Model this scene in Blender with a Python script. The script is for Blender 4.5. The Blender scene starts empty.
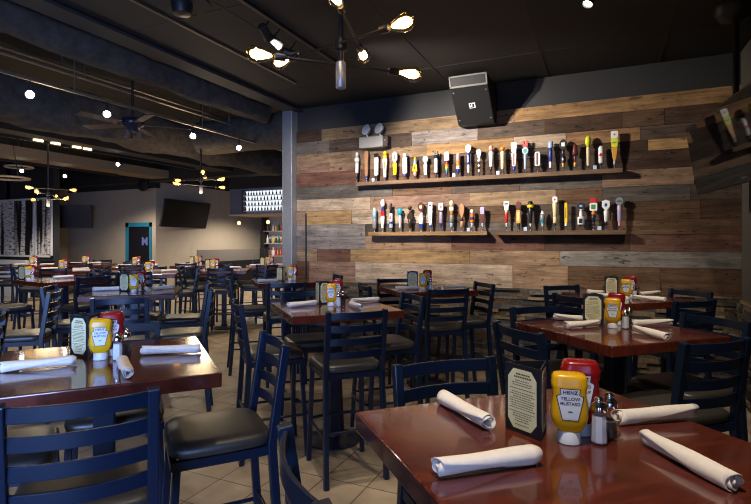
import bpy, bmesh, math, random
from mathutils import Vector, Matrix
C = bpy.context.scene
COL = C.collection
R = math.radians
PI = math.pi
random.seed(7)

# ------------------------------------------------------------------ camera, world, exposure, large lights
CAMZ = 1.58
PSI = R(24.5)
F = 24.0 / 36.0 * 751.0
cam_d = bpy.data.cameras.new('camera'); cam = bpy.data.objects.new('camera', cam_d); COL.objects.link(cam)
cam.location = (0, 0, CAMZ); cam.rotation_euler = (PI/2, 0, PSI)
cam_d.lens = 24; cam_d.sensor_width = 36; cam_d.shift_y = -11.0/751; cam_d.clip_end = 100; cam_d.clip_start = .02
C.camera = cam
C.view_settings.view_transform = 'Standard'; C.view_settings.look = 'None'
C.view_settings.gamma = 1; C.view_settings.use_curve_mapping = False
C.view_settings.exposure = 0.0
C.cycles.filter_width = 1.1

W = bpy.data.worlds.new('world'); C.world = W; W.use_nodes = True
W.node_tree.nodes['Background'].inputs[0].default_value = (.5, .55, .65, 1)
W.node_tree.nodes['Background'].inputs[1].default_value = .035

def light(name, kind, loc, energy, color, target=None, **kw):
    d = bpy.data.lights.new(name, kind); d.energy = energy; d.color = color
    for k, v in kw.items(): setattr(d, k, v)
    o = bpy.data.objects.new(name, d); COL.objects.link(o); o.location = loc
    if target is not None:
        o.rotation_euler = (Vector(target) - Vector(loc)).to_track_quat('-Z', 'Y').to_euler()
    return o
DAY = (.30, .48, 1.0); TUNG = (1.0, .90, .78); WARMW = (1.0, .90, .76)
# daylight through the glass front behind the camera, towards the left of the room
light('daylight_side', 'AREA', (1.0, -2.4, 1.5), 85, DAY, (-3.4, 1.5, .95), shape='RECTANGLE', size=2.2, size_y=1.6, spread=R(66))
light('daylight_front', 'AREA', (-1.2, -3.2, 1.6), 60, DAY, (-4.3, 2.6, 1.0), shape='RECTANGLE', size=2.6, size_y=1.7, spread=R(84))
# spots of the wall track (their heads are built further down)
SPOTS = [((-2.64, 3.58, 3.33), (-3.1, 6.2, 2.35), 480), ((-2.64, 3.76, 3.33), (-1.75, 6.2, 2.35), 490), ((-2.64, 4.04, 3.33), (-.55, 6.2, 2.55), 460)]
for i, (a, b, e) in enumerate(SPOTS):
    light('track_spot', 'SPOT', a, e, TUNG, b, spot_size=R(66), spot_blend=.9, shadow_soft_size=.025)
# spots above the dining tables
for a, b, e in [((.25, 2.2, 3.45), (.05, 3.3, 1.06), 190), ((.55, 4.2, 3.45), (.1, 5.2, 1.06), 150), ((-.2, .7, 3.45), (.1, 1.4, 1.06), 210),
                ((-1.6, 2.6, 3.45), (-1.95, 3.4, 1.06), 130), ((-2.3, .6, 3.45), (-1.9, 1.5, 1.0), 45), ((-1.2, 1.6, 3.45), (-1.3, 1.9, .6), 40)]:
    light('table_spot', 'SPOT', a, e, WARMW, b, spot_size=R(64), spot_blend=.7, shadow_soft_size=.03)
# general light of the far dining room
for a, e in [((-6.2, 4.5, 3.0), 75), ((-8.6, 7.6, 3.0), 100), ((-6.0, 9.0, 3.0), 90), ((-11.5, 9.0, 3.0), 130), ((-9.8, 13.2, 2.9), 260), ((-9.0, 4.0, 3.0), 60), ((-13.5, 7.0, 2.6), 70)]:
    light('dining_room_lamp', 'SPOT', a, e*1.9, (1.0, .87, .70), (a[0], a[1], 0), shadow_soft_size=.12, spot_size=R(150), spot_blend=.5)

# ------------------------------------------------------------------ helpers
def c2w(xc, d, z=0.0):
    return Vector((xc*math.cos(PSI) - d*math.sin(PSI), xc*math.sin(PSI) + d*math.cos(PSI), z))
def at(px, py, z):            # the point of the horizontal plane z that the photo shows at a pixel
    d = (CAMZ - z) * F / (py - 241.0)
    return c2w((px - 375.5)/F*d, d, z)
def px_at(px, py, d):         # the point at a camera depth d
    return c2w((px - 375.5)/F*d, d, CAMZ + (241.0 - py)/F*d)
def wallx(px, Y):             # world x where a pixel column meets the plane y = Y
    t = (px - 375.5)/F
    d = Y/(t*math.sin(PSI) + math.cos(PSI))
    return t*d*math.cos(PSI) - d*math.sin(PSI), d
CANG = PSI                    # camera frame angle -> world angle

def srgb(r, g, b):
    f = lambda c: (c/255/12.92) if c/255 <= .04045 else ((c/255+.055)/1.055)**2.4
    return (f(r), f(g), f(b))

MATS = {}
def mat(name, col=(.5, .5, .5), rough=.5, metal=0, spec=.5, emit=None, es=0, noise=0, nscale=20, coat=0, bump=0, alpha=None, attr=False, stretch=None, trans=0):
    if name in MATS: return MATS[name]
    m = bpy.data.materials.new(name); m.use_nodes = True
    nt = m.node_tree; N = nt.nodes; L = nt.links; b = N['Principled BSDF']
    b.inputs['Base Color'].default_value = (*col, 1)
    b.inputs['Roughness'].default_value = rough; b.inputs['Metallic'].default_value = metal
    b.inputs['Specular IOR Level'].default_value = spec
    b.inputs['Coat Weight'].default_value = coat; b.inputs['Coat Roughness'].default_value = .06
    b.inputs['Transmission Weight'].default_value = trans
    if emit: b.inputs['Emission Color'].default_value = (*emit, 1); b.inputs['Emission Strength'].default_value = es
    if noise or bump:
        tc = N.new('ShaderNodeTexCoord'); mp = N.new('ShaderNodeMapping'); L.new(tc.outputs['Object'], mp.inputs[0])
        if stretch: mp.inputs['Scale'].default_value = stretch
        nz = N.new('ShaderNodeTexNoise'); nz.inputs['Scale'].default_value = nscale; nz.inputs['Detail'].default_value = 6
        nz.inputs['Roughness'].default_value = .65
        L.new(mp.outputs[0], nz.inputs[0])
        rp = N.new('ShaderNodeMapRange'); rp.inputs[1].default_value = .3; rp.inputs[2].default_value = .7
        rp.inputs[3].default_value = 1-noise; rp.inputs[4].default_value = 1+noise; L.new(nz.outputs[0], rp.inputs[0])
        mx = N.new('ShaderNodeMix'); mx.data_type = 'RGBA'; mx.blend_type = 'MULTIPLY'; mx.inputs[0].default_value = 1
        if attr:
            at_ = N.new('ShaderNodeAttribute'); at_.attribute_name = 'tint'; L.new(at_.outputs['Color'], mx.inputs[6])
        else: mx.inputs[6].default_value = (*col, 1)
        L.new(rp.outputs[0], mx.inputs[7]); L.new(mx.outputs[2], b.inputs['Base Color'])
        if bump:
            bp = N.new('ShaderNodeBump'); bp.inputs['Strength'].default_value = bump; bp.inputs['Distance'].default_value = .01
            L.new(nz.outputs[0], bp.inputs['Height']); L.new(bp.outputs[0], b.inputs['Normal'])
    MATS[name] = m
    return m
def emit_mat(name, col, s):
    if name in MATS: return MATS[name]
    m = bpy.data.materials.new(name); m.use_nodes = True; nt = m.node_tree; nt.nodes.remove(nt.nodes['Principled BSDF'])
    e = nt.nodes.new('ShaderNodeEmission'); e.inputs[0].default_value = (*col, 1); e.inputs[1].default_value = s
    nt.links.new(e.outputs[0], nt.nodes['Material Output'].inputs[0]); MATS[name] = m; return m
def glass_mat(name, col, clear=.8, rough=.03):
    if name in MATS: return MATS[name]
    m = bpy.data.materials.new(name); m.use_nodes = True; nt = m.node_tree; N = nt.nodes
    N.remove(N['Principled BSDF'])
    t = N.new('ShaderNodeBsdfTransparent'); t.inputs[0].default_value = (*col, 1)
    g = N.new('ShaderNodeBsdfGlossy'); g.inputs[1].default_value = rough
    fr = N.new('ShaderNodeLayerWeight'); fr.inputs[0].default_value = 1-clear
    mx = N.new('ShaderNodeMixShader'); nt.links.new(fr.outputs['Facing'], mx.inputs[0])
    nt.links.new(t.outputs[0], mx.inputs[1]); nt.links.new(g.outputs[0], mx.inputs[2]); nt.links.new(mx.outputs[0], N['Material Output'].inputs[0])
    MATS[name] = m; return m

class MB:
    """collects shapes into one mesh"""
    def __init__(s): s.bm = bmesh.new(); s.tint = None; s.tl = s.bm.loops.layers.float_color.new('tint')
    def _paint(s, faces):
        if s.tint:
            for f in faces:
                for l in f.loops: l[s.tl] = (*s.tint, 1)
    def hexa(s, pts):           # 8 corners: bottom ring then top ring, counter clockwise
        v = [s.bm.verts.new(p) for p in pts]
        fs = [s.bm.faces.new([v[i] for i in q]) for q in ((3,2,1,0),(4,5,6,7),(0,1,5,4),(1,2,6,5),(2,3,7,6),(3,0,4,7))]
        s._paint(fs); return s
    def box(s, c, d, rz=0, M=None):
        x, y, z = d[0]/2, d[1]/2, d[2]/2
        T = Matrix.Translation(c) @ Matrix.Rotation(rz, 4, 'Z')
        if M is not None: T = T @ M
        return s.hexa([T @ Vector(p) for p in ((-x,-y,-z),(x,-y,-z),(x,y,-z),(-x,y,-z),(-x,-y,z),(x,-y,z),(x,y,z),(-x,y,z))])
    def bb(s, x0, x1, y0, y1, z0, z1): return s.box(((x0+x1)/2, (y0+y1)/2, (z0+z1)/2), (x1-x0, y1-y0, z1-z0))
    def rings(s, rings, cap=True, closed=True):
        vs = [[s.bm.verts.new(p) for p in r] for r in rings]; fs = []
        n = len(vs[0])
        for a, b in zip(vs, vs[1:]):
            for i in range(n if closed else n-1):
                j = (i+1) % n
                fs.append(s.bm.faces.new((a[i], a[j], b[j], b[i])))
        if cap and closed:
            fs.append(s.bm.faces.new(vs[0][::-1])); fs.append(s.bm.faces.new(vs[-1]))
        s._paint(fs); return s
    def lathe(s, prof, c=(0,0,0), n=16, M=None, sy=1):
        T = Matrix.Translation(c) @ (M if M is not None else Matrix.Identity(4))
        return s.rings([[T @ Vector((max(r,1e-4)*math.cos(2*PI*i/n), sy*max(r,1e-4)*math.sin(2*PI*i/n), z)) for i in range(n)] for r, z in prof])
    def tube(s, pts, r, n=8, square=False, up=None, r2=None):
        pts = [Vector(p) for p in pts]; rs = []
        for i, p in enumerate(pts):
            t = (pts[min(i+1, len(pts)-1)] - pts[max(i-1, 0)]).normalized()
            u = Vector(up) if up else (Vector((0,0,1)) if abs(t.z) < .9 else Vector((1,0,0)))
            a = t.cross(u).normalized(); b = a.cross(t).normalized()
            rr = r if r2 is None else r + (r2-r)*i/(len(pts)-1)
            if square:
                w, h = (rr if isinstance(rr, tuple) else (rr, rr))
                rs.append([p + a*w*x + b*h*y for x, y in ((-1,-1),(1,-1),(1,1),(-1,1))])
            else: rs.append([p + (a*math.cos(2*PI*k/n) + b*math.sin(2*PI*k/n))*rr for k in range(n)])
        return s.rings(rs)
    def prism(s, poly, y0, y1, M=None):     # outline in x,z pulled along y
        T = M if M is not None else Matrix.Identity(4)
        a = [T @ Vector((x, y0, z)) for x, z in poly]; b = [T @ Vector((x, y1, z)) for x, z in poly]
        return s.rings([a, b])
    def build(s, name, m=None, parent=None, bevel=0, smooth=False, seg=2):
        bmesh.ops.recalc_face_normals(s.bm, faces=s.bm.faces[:])
        me = bpy.data.meshes.new(name); s.bm.to_mesh(me); s.bm.free()
        if m: me.materials.append(m)
        if smooth:
            for p in me.polygons: p.use_smooth = True
        o = bpy.data.objects.new(name, me); COL.objects.link(o)
        if parent: o.parent = parent
        if bevel:
            b = o.modifiers.new('bevel', 'BEVEL'); b.width = bevel; b.segments = seg; b.limit_method = 'ANGLE'; b.angle_limit = R(35)
        if smooth and hasattr(me, 'set_sharp_from_angle'): me.set_sharp_from_angle(angle=R(50))
        return o
def tag(o, label=None, cat=None, group=None, kind=None):
    if label: o['label'] = label
    if cat: o['category'] = cat
    if group: o['group'] = group
    if kind: o['kind'] = kind
    return o
def struct(o): o['kind'] = 'structure'; return o
def empty(name, loc=(0,0,0), rz=0, label=None, cat=None, group=None):
    o = bpy.data.objects.new(name, None); COL.objects.link(o); o.location = loc; o.rotation_euler = (0, 0, rz); o.empty_display_size = .1
    return tag(o, label, cat, group)
KIDS = {}
def kids(o):
    return [c for c in COL.objects if c.parent == o]
def copy_tree(root, loc, rz=0, label=None, group=None, scale=1):
    if root.name not in KIDS: KIDS[root.name] = [(c, kids(c)) for c in kids(root)]
    r = root.copy(); COL.objects.link(r); r.location = loc; r.rotation_euler = (0, 0, rz); r.scale = (scale,)*3
    if label: r['label'] = label
    if group: r['group'] = group
    for c, gs in KIDS[root.name]:
        d = c.copy(); COL.objects.link(d); d.parent = r
        for g in gs:
            e = g.copy(); COL.objects.link(e); e.parent = d
    return r
class Maker:       # the first use is the prototype itself, later uses are copies of it
    def __init__(s, root): s.root = root; s.used = False; KIDS[root.name] = [(c, kids(c)) for c in kids(root)]
    def put(s, loc, rz, label, group=None, scale=1):
        if not s.used:
            s.used = True; r = s.root; r.location = loc; r.rotation_euler = (0,0,rz); r.scale = (scale,)*3; tag(r, label, None, group); return r
        return copy_tree(s.root, loc, rz, label, group, scale)
def text_mesh(body, size, name, m, parent, place, extrude=0.0006):
    cu = bpy.data.curves.new('lettering', 'FONT'); cu.body = body; cu.size = size; cu.align_x = 'CENTER'; cu.align_y = 'CENTER'; cu.extrude = extrude; cu.offset = size*.018; cu.resolution_u = 3
    o = bpy.data.objects.new('lettering', cu); COL.objects.link(o)
    dg = bpy.context.evaluated_depsgraph_get(); me = bpy.data.meshes.new_from_object(o.evaluated_get(dg))
    bpy.data.objects.remove(o)
    for v in me.vertices: v.co = place(v.co)
    me.materials.clear(); me.materials.append(m)
    t = bpy.data.objects.new(name, me); COL.objects.link(t)
    if parent: t.parent = parent
    return t

# ------------------------------------------------------------------ materials
def wood_material():
    m = bpy.data.materials.new('reclaimed_wood'); m.use_nodes = True; nt = m.node_tree; N = nt.nodes; L = nt.links; b = N['Principled BSDF']
    tc = N.new('ShaderNodeTexCoord'); at_ = N.new('ShaderNodeAttribute'); at_.attribute_name = 'tint'
    sc = N.new('ShaderNodeVectorMath'); sc.operation = 'SCALE'; sc.inputs['Scale'].default_value = 53; L.new(at_.outputs['Vector'], sc.inputs[0])
    ad = N.new('ShaderNodeVectorMath'); ad.operation = 'ADD'; L.new(tc.outputs['Object'], ad.inputs[0]); L.new(sc.outputs[0], ad.inputs[1])
    cur = at_.outputs['Color']; bumpsrc = None
    for stretch, scale, lo, hi, det in (((.5, 1, 6), 3.2, .48, 1.30, 9), ((1.2, 1, 40), 2.6, .70, 1.2, 4), ((1, 1, 1.8), 4.5, .62, 1.25, 6), ((1.6, 1, 5), 5, .30, 1.0, 2)):
        mp = N.new('ShaderNodeMapping'); mp.inputs['Scale'].default_value = stretch; L.new(ad.outputs[0], mp.inputs[0])
        nz = N.new('ShaderNodeTexNoise'); nz.inputs['Scale'].default_value = scale; nz.inputs['Detail'].default_value = det; nz.inputs['Roughness'].default_value = .7; nz.inputs['Distortion'].default_value = .4
        L.new(mp.outputs[0], nz.inputs[0])
        rp = N.new('ShaderNodeMapRange'); rp.inputs[1].default_value = .3; rp.inputs[2].default_value = .7 if lo > .4 else .37; rp.inputs[3].default_value = lo; rp.inputs[4].default_value = hi
        L.new(nz.outputs[0], rp.inputs[0])
        mx = N.new('ShaderNodeMix'); mx.data_type = 'RGBA'; mx.blend_type = 'MULTIPLY'; mx.inputs[0].default_value = 1
        L.new(cur, mx.inputs[6]); L.new(rp.outputs[0], mx.inputs[7]); cur = mx.outputs[2]
        if bumpsrc is None: bumpsrc = nz
    L.new(cur, b.inputs['Base Color']); b.inputs['Roughness'].default_value = .75; b.inputs['Specular IOR Level'].default_value = .25
    bp = N.new('ShaderNodeBump'); bp.inputs['Strength'].default_value = .3; bp.inputs['Distance'].default_value = .01
    L.new(bumpsrc.outputs[0], bp.inputs['Height']); L.new(bp.outputs[0], b.inputs['Normal'])
    return m
M_wood = wood_material()
M_stone = mat('ledger_stone', rough=.8, noise=.45, nscale=30, bump=.5, attr=True, spec=.25)
M_table = mat('mahogany', srgb(88, 36, 24), rough=.19, noise=.5, nscale=6, stretch=(1.2, 5, 1), bump=.035, coat=.6, spec=.5)
M_navy = mat('navy_black_metal', (.0026, .0088, .0255), rough=.34, spec=.42)
M_vinyl = mat('dark_vinyl', (.030, .025, .020), rough=.42, spec=.8, bump=.06, nscale=60)
M_black = mat('black_metal', (.012, .012, .014), rough=.4)
M_darkceil = mat('charcoal_paint', (.018, .017, .017), rough=.75, noise=.15, nscale=3)
M_ceil2 = mat('dark_brown_paint', (.015, .013, .011), rough=.8, noise=.3, nscale=2)
M_fireproof = mat('sprayed_fireproofing', (.055, .047, .038), rough=.95, noise=.45, nscale=9, bump=1.0)
M_beige = mat('beige_paint', srgb(166, 154, 138), rough=.8, noise=.05, nscale=3)
M_greywall = mat('grey_paint', srgb(120, 112, 104), rough=.8, noise=.05, nscale=3)
M_wallblack = mat('black_blue_paint', (.022, .022, .025), rough=.7, noise=.12, nscale=3)
M_steel = mat('brushed_steel', (.42, .43, .45), rough=.42, metal=.6, noise=.1, nscale=40)
M_chrome = mat('chrome', (.8, .8, .82), rough=.12, metal=1)
M_nap = mat('cream_napkin', srgb(236, 224, 210), rough=.9, noise=.06, nscale=60, spec=.2)
M_mustard = mat('mustard_plastic', srgb(226, 168, 14), rough=.28, spec=.5)
M_ketchup = mat('ketchup_plastic', srgb(140, 18, 18), rough=.22, spec=.5)
M_white = mat('white_plastic', srgb(226, 226, 226), rough=.4)
M_label = mat('label_white', srgb(222, 224, 226), rough=.5)
M_ink = mat('label_ink', srgb(28, 38, 62), rough=.6)
M_green = mat('label_green', srgb(60, 130, 80), rough=.6)
M_menu = mat('menu_board', (.010, .012, .018), rough=.45)
M_paper = mat('menu_paper', srgb(228, 220, 172), rough=.7, noise=.05, nscale=40)
M_print = mat('menu_print', srgb(96, 88, 66), rough=.8)
M_salt = mat('salt', srgb(235, 235, 235), rough=.9)
M_pepper = mat('pepper', srgb(60, 48, 40), rough=.9, noise=.6, nscale=300)
M_glass = glass_mat('shaker_glass', (.96, .98, 1), .8)
M_bulb = glass_mat('bulb_glass', (1, .86, .58), .72)
M_fil = emit_mat('filament', (1.0, .66, .30), 45)
M_fil2 = emit_mat('filament_far', (1.0, .52, .13), 7)
M_lens = emit_mat('spot_lens', (1.0, .94, .86), 60)
M_lens_s = emit_mat('wall_spot_lens', (1.0, .92, .82), 14)
M_screen = mat('tv_screen', (.006, .006, .007), rough=.045, spec=.5)
M_teal = mat('teal_paint', srgb(36, 120, 150), rough=.5)

# ------------------------------------------------------------------ floor
CEIL = 3.53; WY = 6.25; XL = -4.12; XR = 1.29
def floor_material():
    m = bpy.data.materials.new('floor_tile'); m.use_nodes = True; nt = m.node_tree; N = nt.nodes; L = nt.links; b = N['Principled BSDF']
    tc = N.new('ShaderNodeTexCoord'); mp = N.new('ShaderNodeMapping'); L.new(tc.outputs['Object'], mp.inputs[0])
    mp.inputs['Location'].default_value = (2.315, -2.593, 0)
    br = N.new('ShaderNodeTexBrick'); br.offset = 0; br.squash = 1
    br.inputs['Scale'].default_value = 1/.31; br.inputs['Brick Width'].default_value = 1; br.inputs['Row Height'].default_value = 1
    br.inputs['Mortar Size'].default_value = .013; br.inputs['Mortar Smooth'].default_value = .1; br.inputs['Bias'].default_value = 0
    br.inputs['Color1'].default_value = (*srgb(168, 148, 122), 1); br.inputs['Color2'].default_value = (*srgb(146, 128, 106), 1)
    br.inputs['Mortar'].default_value = (*srgb(70, 60, 50), 1)
    L.new(mp.outputs[0], br.inputs['Vector'])
    nz = N.new('ShaderNodeTexNoise'); nz.inputs['Scale'].default_value = 5; nz.inputs['Detail'].default_value = 8; L.new(tc.outputs['Object'], nz.inputs[0])
    rp = N.new('ShaderNodeMapRange'); rp.inputs[1].default_value = .3; rp.inputs[2].default_value = .7; rp.inputs[3].default_value = .72; rp.inputs[4].default_value = 1.2; L.new(nz.outputs[0], rp.inputs[0])
    mx = N.new('ShaderNodeMix'); mx.data_type = 'RGBA'; mx.blend_type = 'MULTIPLY'; mx.inputs[0].default_value = 1
    L.new(br.outputs['Color'], mx.inputs[6]); L.new(rp.outputs[0], mx.inputs[7]); L.new(mx.outputs[2], b.inputs['Base Color'])
    b.inputs['Roughness'].default_value = .42
    bp = N.new('ShaderNodeBump'); bp.inputs['Strength'].default_value = .4; bp.inputs['Distance'].default_value = .004; bp.invert = True
    L.new(br.outputs['Fac'], bp.inputs['Height']); L.new(bp.outputs[0], b.inputs['Normal'])
    return m
struct(MB().bb(-19.1, 4, -3.5, 19, -.1, 0).build('floor', floor_material()))

# ------------------------------------------------------------------ wood wall, boards of reclaimed timber
TC = {'T': (148, 120, 94), 'P': (178, 156, 132), 'O': (160, 124, 86), 'D': (78, 58, 46), 'G': (102, 93, 86), 'g': (138, 129, 121), 'R': (112, 78, 64), 'B': (104, 78, 58), 'K': (86, 73, 63), 'Y': (168, 134, 92), 'Q': (148, 118, 98)}
ZR = [1.605, 1.44, 1.26, 1.11, .99, .79, .605, .435, .235, .07, -.115, -.29, -.575]
PX = [
 [(322,'D'),(462,'T'),(515,'T'),(751,'O')],
 [(330,'G'),(412,'K'),(478,'g'),(545,'K'),(622,'D'),(664,'B'),(751,'D')],
 [(352,'T'),(427,'T'),(514,'O'),(566,'P'),(640,'O'),(751,'K')],
 [(330,'Q'),(408,'T'),(470,'K'),(560,'K'),(648,'D'),(692,'Y'),(751,'B')],
 [(362,'R'),(440,'B'),(540,'D'),(610,'K'),(751,'D')],
 [(393,'G'),(452,'B'),(520,'K'),(602,'G'),(694,'T'),(751,'K')],
 [(371,'P'),(470,'Q'),(556,'T'),(602,'B'),(690,'G'),(751,'K')],
 [(306,'T'),(352,'Y'),(430,'P'),(520,'B'),(610,'K'),(700,'B'),(751,'D')],
 [(366,'g'),(440,'K'),(520,'G'),(600,'K'),(751,'B')],
 [(366,'g'),(452,'T'),(545,'R'),(630,'D'),(751,'R')],
 [(318,'T'),(351,'R'),(470,'Y'),(560,'T'),(742,'g')],
 [(310,'B'),(356,'Q'),(513,'P'),(568,'T'),(660,'B'),(751,'B')],
]
rnd = random.Random(3)
wb = MB()
for r, row in enumerate(PX):
    z1, z0 = CAMZ + ZR[r], CAMZ + ZR[r+1]
    x = XL
    for px, code in row:
        xe = min(wallx(px, WY)[0], XR) if px < 741 else XR
        if xe - x < .02: continue
        # long boards are sawn into two strips now and then, like the photo's narrower boards
        cuts = [(z0, z1)]
        if z1 - z0 > .19 and rnd.random() < .45: zm = z0 + (z1-z0)*rnd.uniform(.4, .6); cuts = [(z0, zm), (zm, z1)]
        for a, b in cuts:
            k = rnd.uniform(.86, 1.12); c = srgb(*TC[code]); wb.tint = tuple(min(1, v*k*rnd.uniform(.97, 1.03)) for v in c)
            pr = rnd.uniform(0, .012)
            wb.bb(x+.0015, xe-.0015, WY-.012-pr, WY+.02, a+.0015, b-.0015)
        x = xe
struct(wb.build('wall_wood', M_wood))
struct(MB().bb(XL-.02, XR+.3, WY+.015, WY+.2, 0, CEIL+.4).build('wall_back', M_wallblack))
# dark board behind the gaps shows as black seams
# ------------------------------------------------------------------ ledger stone below the boards
def stone(name, x0, x1, y, z0, z1, axis='x', seed=1):
    q = random.Random(seed); s = MB(); z = z0
    pal = [(96,88,78),(74,72,70),(118,100,78),(88,78,66),(60,58,56),(132,112,86),(104,98,92),(92,74,56)]
    while z < z1 - .005:
        h = min(q.uniform(.028, .06), z1 - z); x = x0
        while x < x1 - .005:
            w = min(q.uniform(.10, .38), x1 - x)
            c = srgb(*q.choice(pal)); k = q.uniform(.75, 1.15); s.tint = tuple(v*k for v in c)
            p = q.uniform(.03, .07)
            if axis == 'x': s.bb(x+.001, x+w-.001, y-p, y+.01, z+.001, z+h-.001)
            else: s.bb(y-p, y+.01, x+.001, x+w-.001, z+.001, z+h-.001)
            x += w
        z += h
    return struct(s.build(name, M_stone))
ZS = CAMZ - .575
stone('wall_stone', XL, XR, WY-.0, 0, ZS, 'x', 5)
# right wall
struct(MB().bb(XR, XR+.15, -3.5, WY+.2, 0, CEIL+.4).build('wall_right', mat('dark_taupe_paint', srgb(76, 70, 64), rough=.8, noise=.05, nscale=3)))
stone('wall_stone_right', 3.2, WY-.08, XR, 0, ZS-.02, 'y', 8)
# steel post at the end of the board wall
post = empty('trim_1', (XL-.09, WY-.03, 0)); post['kind'] = 'structure'
MB().bb(-.085, .085, -.1, .1, 0, CEIL).build('post_sleeve', M_steel, post, bevel=.006)
pd = MB()
for k in range(116):
    for j in range(5):
        pd.box((-.064+.032*j, -.1015, .015+k*.03), (.018, .004, .006), 0, Matrix.Rotation(R(45 if (j+k) % 2 else -45), 4, 'Y'))
pd.build('tread_pattern', M_steel, post)

# ------------------------------------------------------------------ ceilings
struct(MB().bb(-4.05, XR+.3, -3.5, WY+.2, CEIL, CEIL+.1).build('ceiling', M_darkceil))
sm = MB()
for x in (-2.9, -1.75, -.6, .55): sm.bb(x-.007, x+.007, -3.4, WY, CEIL-.003, CEIL+.01)
for y in (.9, 3.3, 5.4): sm.bb(-4.0, XR, y-.007, y+.007, CEIL-.003, CEIL+.01)
struct(sm.build('trim_2', M_wallblack))
struct(MB().bb(-19.1, -4.05, -3.5, 19, 4.0, 4.1).build('ceiling_dining', M_ceil2))
ib = MB(); ib.bb(-4.27, -4.03, -3.4, WY+.1, CEIL-.05, CEIL-.02); ib.bb(-4.19, -4.11, -3.4, WY+.1, CEIL-.02, 3.98); ib.bb(-4.27, -4.05, -3.4, WY+.1, 3.95, 4.0)
struct(ib.build('trim_3', M_wallblack))
struct(MB().bb(-4.75, -4.3, -3.4, 6.2, 3.86, 4.0).build('trim_4', M_ceil2))
def lumpy_beam(name, x, y0, y1, zc, rx, rz, seed, amp=.05, axis='y'):
    q = random.Random(seed); s = MB(); n = 14; st = int(abs(y1-y0)/.16)+1; rg = []
    ph = [q.uniform(0, 6) for _ in range(8)]
    for i in range(st+1):
        y = y0 + (y1-y0)*i/st; ring = []
        for k in range(n):
            a = 2*PI*k/n; c, d = math.cos(a), math.sin(a)
            e = .62; sx = math.copysign(abs(c)**e, c); sz = math.copysign(abs(d)**e, d)
            w = 1 + amp*(math.sin(y*4.1+ph[k % 8]) + .7*math.sin(y*7.3+k*1.3+ph[(k+3) % 8]) + q.uniform(-.5, .5))
            p = (x + rx*sx*w, y, zc + rz*sz*w) if axis == 'y' else (y, x + rx*sx*w, zc + rz*sz*w)
            ring.append(p)
        rg.append(ring)
    s.rings(rg); return struct(s.build(name, M_fireproof, smooth=True))
lumpy_beam('beam_fireproofed', -4.6, -3.4, 6.1, 3.47, .13, .14, 2, .09)
lumpy_beam('beam_far', -6.9, -3.4, 9.5, 3.40, .26, .30, 4, .1)
lumpy_beam('beam_cross', 6.55, -6.2, -4.25, 3.32, .3, .26, 6, .04, 'x')
struct(MB().bb(-9.2, -8.6, -3.4, 10.3, 3.35, 4.0).build('trim_5', M_ceil2))
struct(MB().bb(-11.5, -10.8, -3.4, 10.2, 3.3, 3.5).build('trim_6', mat('tan_soffit', srgb(120, 104, 82), rough=.8, noise=.1)))
struct(MB().bb(-15.7, -4.3, 10.1, 10.5, 3.25, 4.0).build('trim_7', M_ceil2))
for x, z in ((-5.35, 3.42), (-5.75, 3.62)):
    cd = MB(); cd.tube([(x, -3.0, z), (x, 9.5, z)], .018)
    for y in (-1, 1.4, 3.8, 6.2): cd.tube([(x, y, z), (x, y, 4.0)], .007)
    tag(cd.build('ceiling_conduit', mat('galvanised', (.32, .28, .22), rough=.35, metal=.8), smooth=True),
        'thin metal conduit pipe hung under the dining ceiling, ' + ('lower' if z < 3.5 else 'upper') + ' of two', 'pipe')
tag(MB().tube([(-3.45, 1.6, CEIL-.012), (-3.45, 5.2, CEIL-.012)], .011).build('ceiling_conduit', mat('galvanised'), smooth=True),
    'thin bright conduit fixed on the flat charcoal ceiling beside chandelier', 'pipe')

# ------------------------------------------------------------------ far room walls, mural, door, bar
struct(MB().bb(-15.7, -11.8, 10.55, 10.7, 0, 3.12).build('wall_door_side', M_beige))
struct(MB().bb(-15.85, -11.8, 10.56, 10.72, 3.12, 4.0).build('wall_upper', M_wallblack))
struct(MB().bb(-11.95, -11.8, 10.7, 18.2, 0, 3.3).build('wall_television', M_beige))
struct(MB().bb(-15.85, -15.7, 8.83, 10.7, 0, 4.0).build('wall_corner', M_beige))
struct(MB().bb(-19.15, -19, -3.5, 9.0, 0, 4.0).build('wall_left', M_beige))
struct(MB().bb(-11.95, 4, 18.2, 18.4, 0, 4.0).build('wall_bar', M_greywall))
struct(MB().bb(-11.93, -11.81, 10.72, 18.2, 3.3, 4.0).build('wall_upper', M_wallblack))
# door with a teal frame
xd0, xd1 = wallx(126.5, 10.55)[0], wallx(152, 10.55)[0]
dr = empty('door_1', ((xd0+xd1)/2, 10.54, 0)); dr['kind'] = 'structure'
w = (xd1-xd0)/2
zt = CAMZ + (241-222.5)*14.6/F
fr = MB(); fr.bb(-w, -w+.12, -.03, .03, 0, zt); fr.bb(w-.07, w, -.03, .03, 0, zt); fr.bb(-w, w, -.03, .03, zt-.12, zt)
fr.build('door_frame', M_teal, dr)
MB().bb(-w+.12, w-.07, -.012, .005, 0, zt-.12).build('door_panel', mat('dark_doorway', (.008, .008, .012), rough=.4), dr)
text_mesh('M', .34, 'door_lettering', emit_mat('sign_violet', (.35, .40, .9), .35), dr, lambda v: Vector((v.x+w-.26, -.02-v.z, CAMZ-.02+v.y)), .004)
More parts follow.
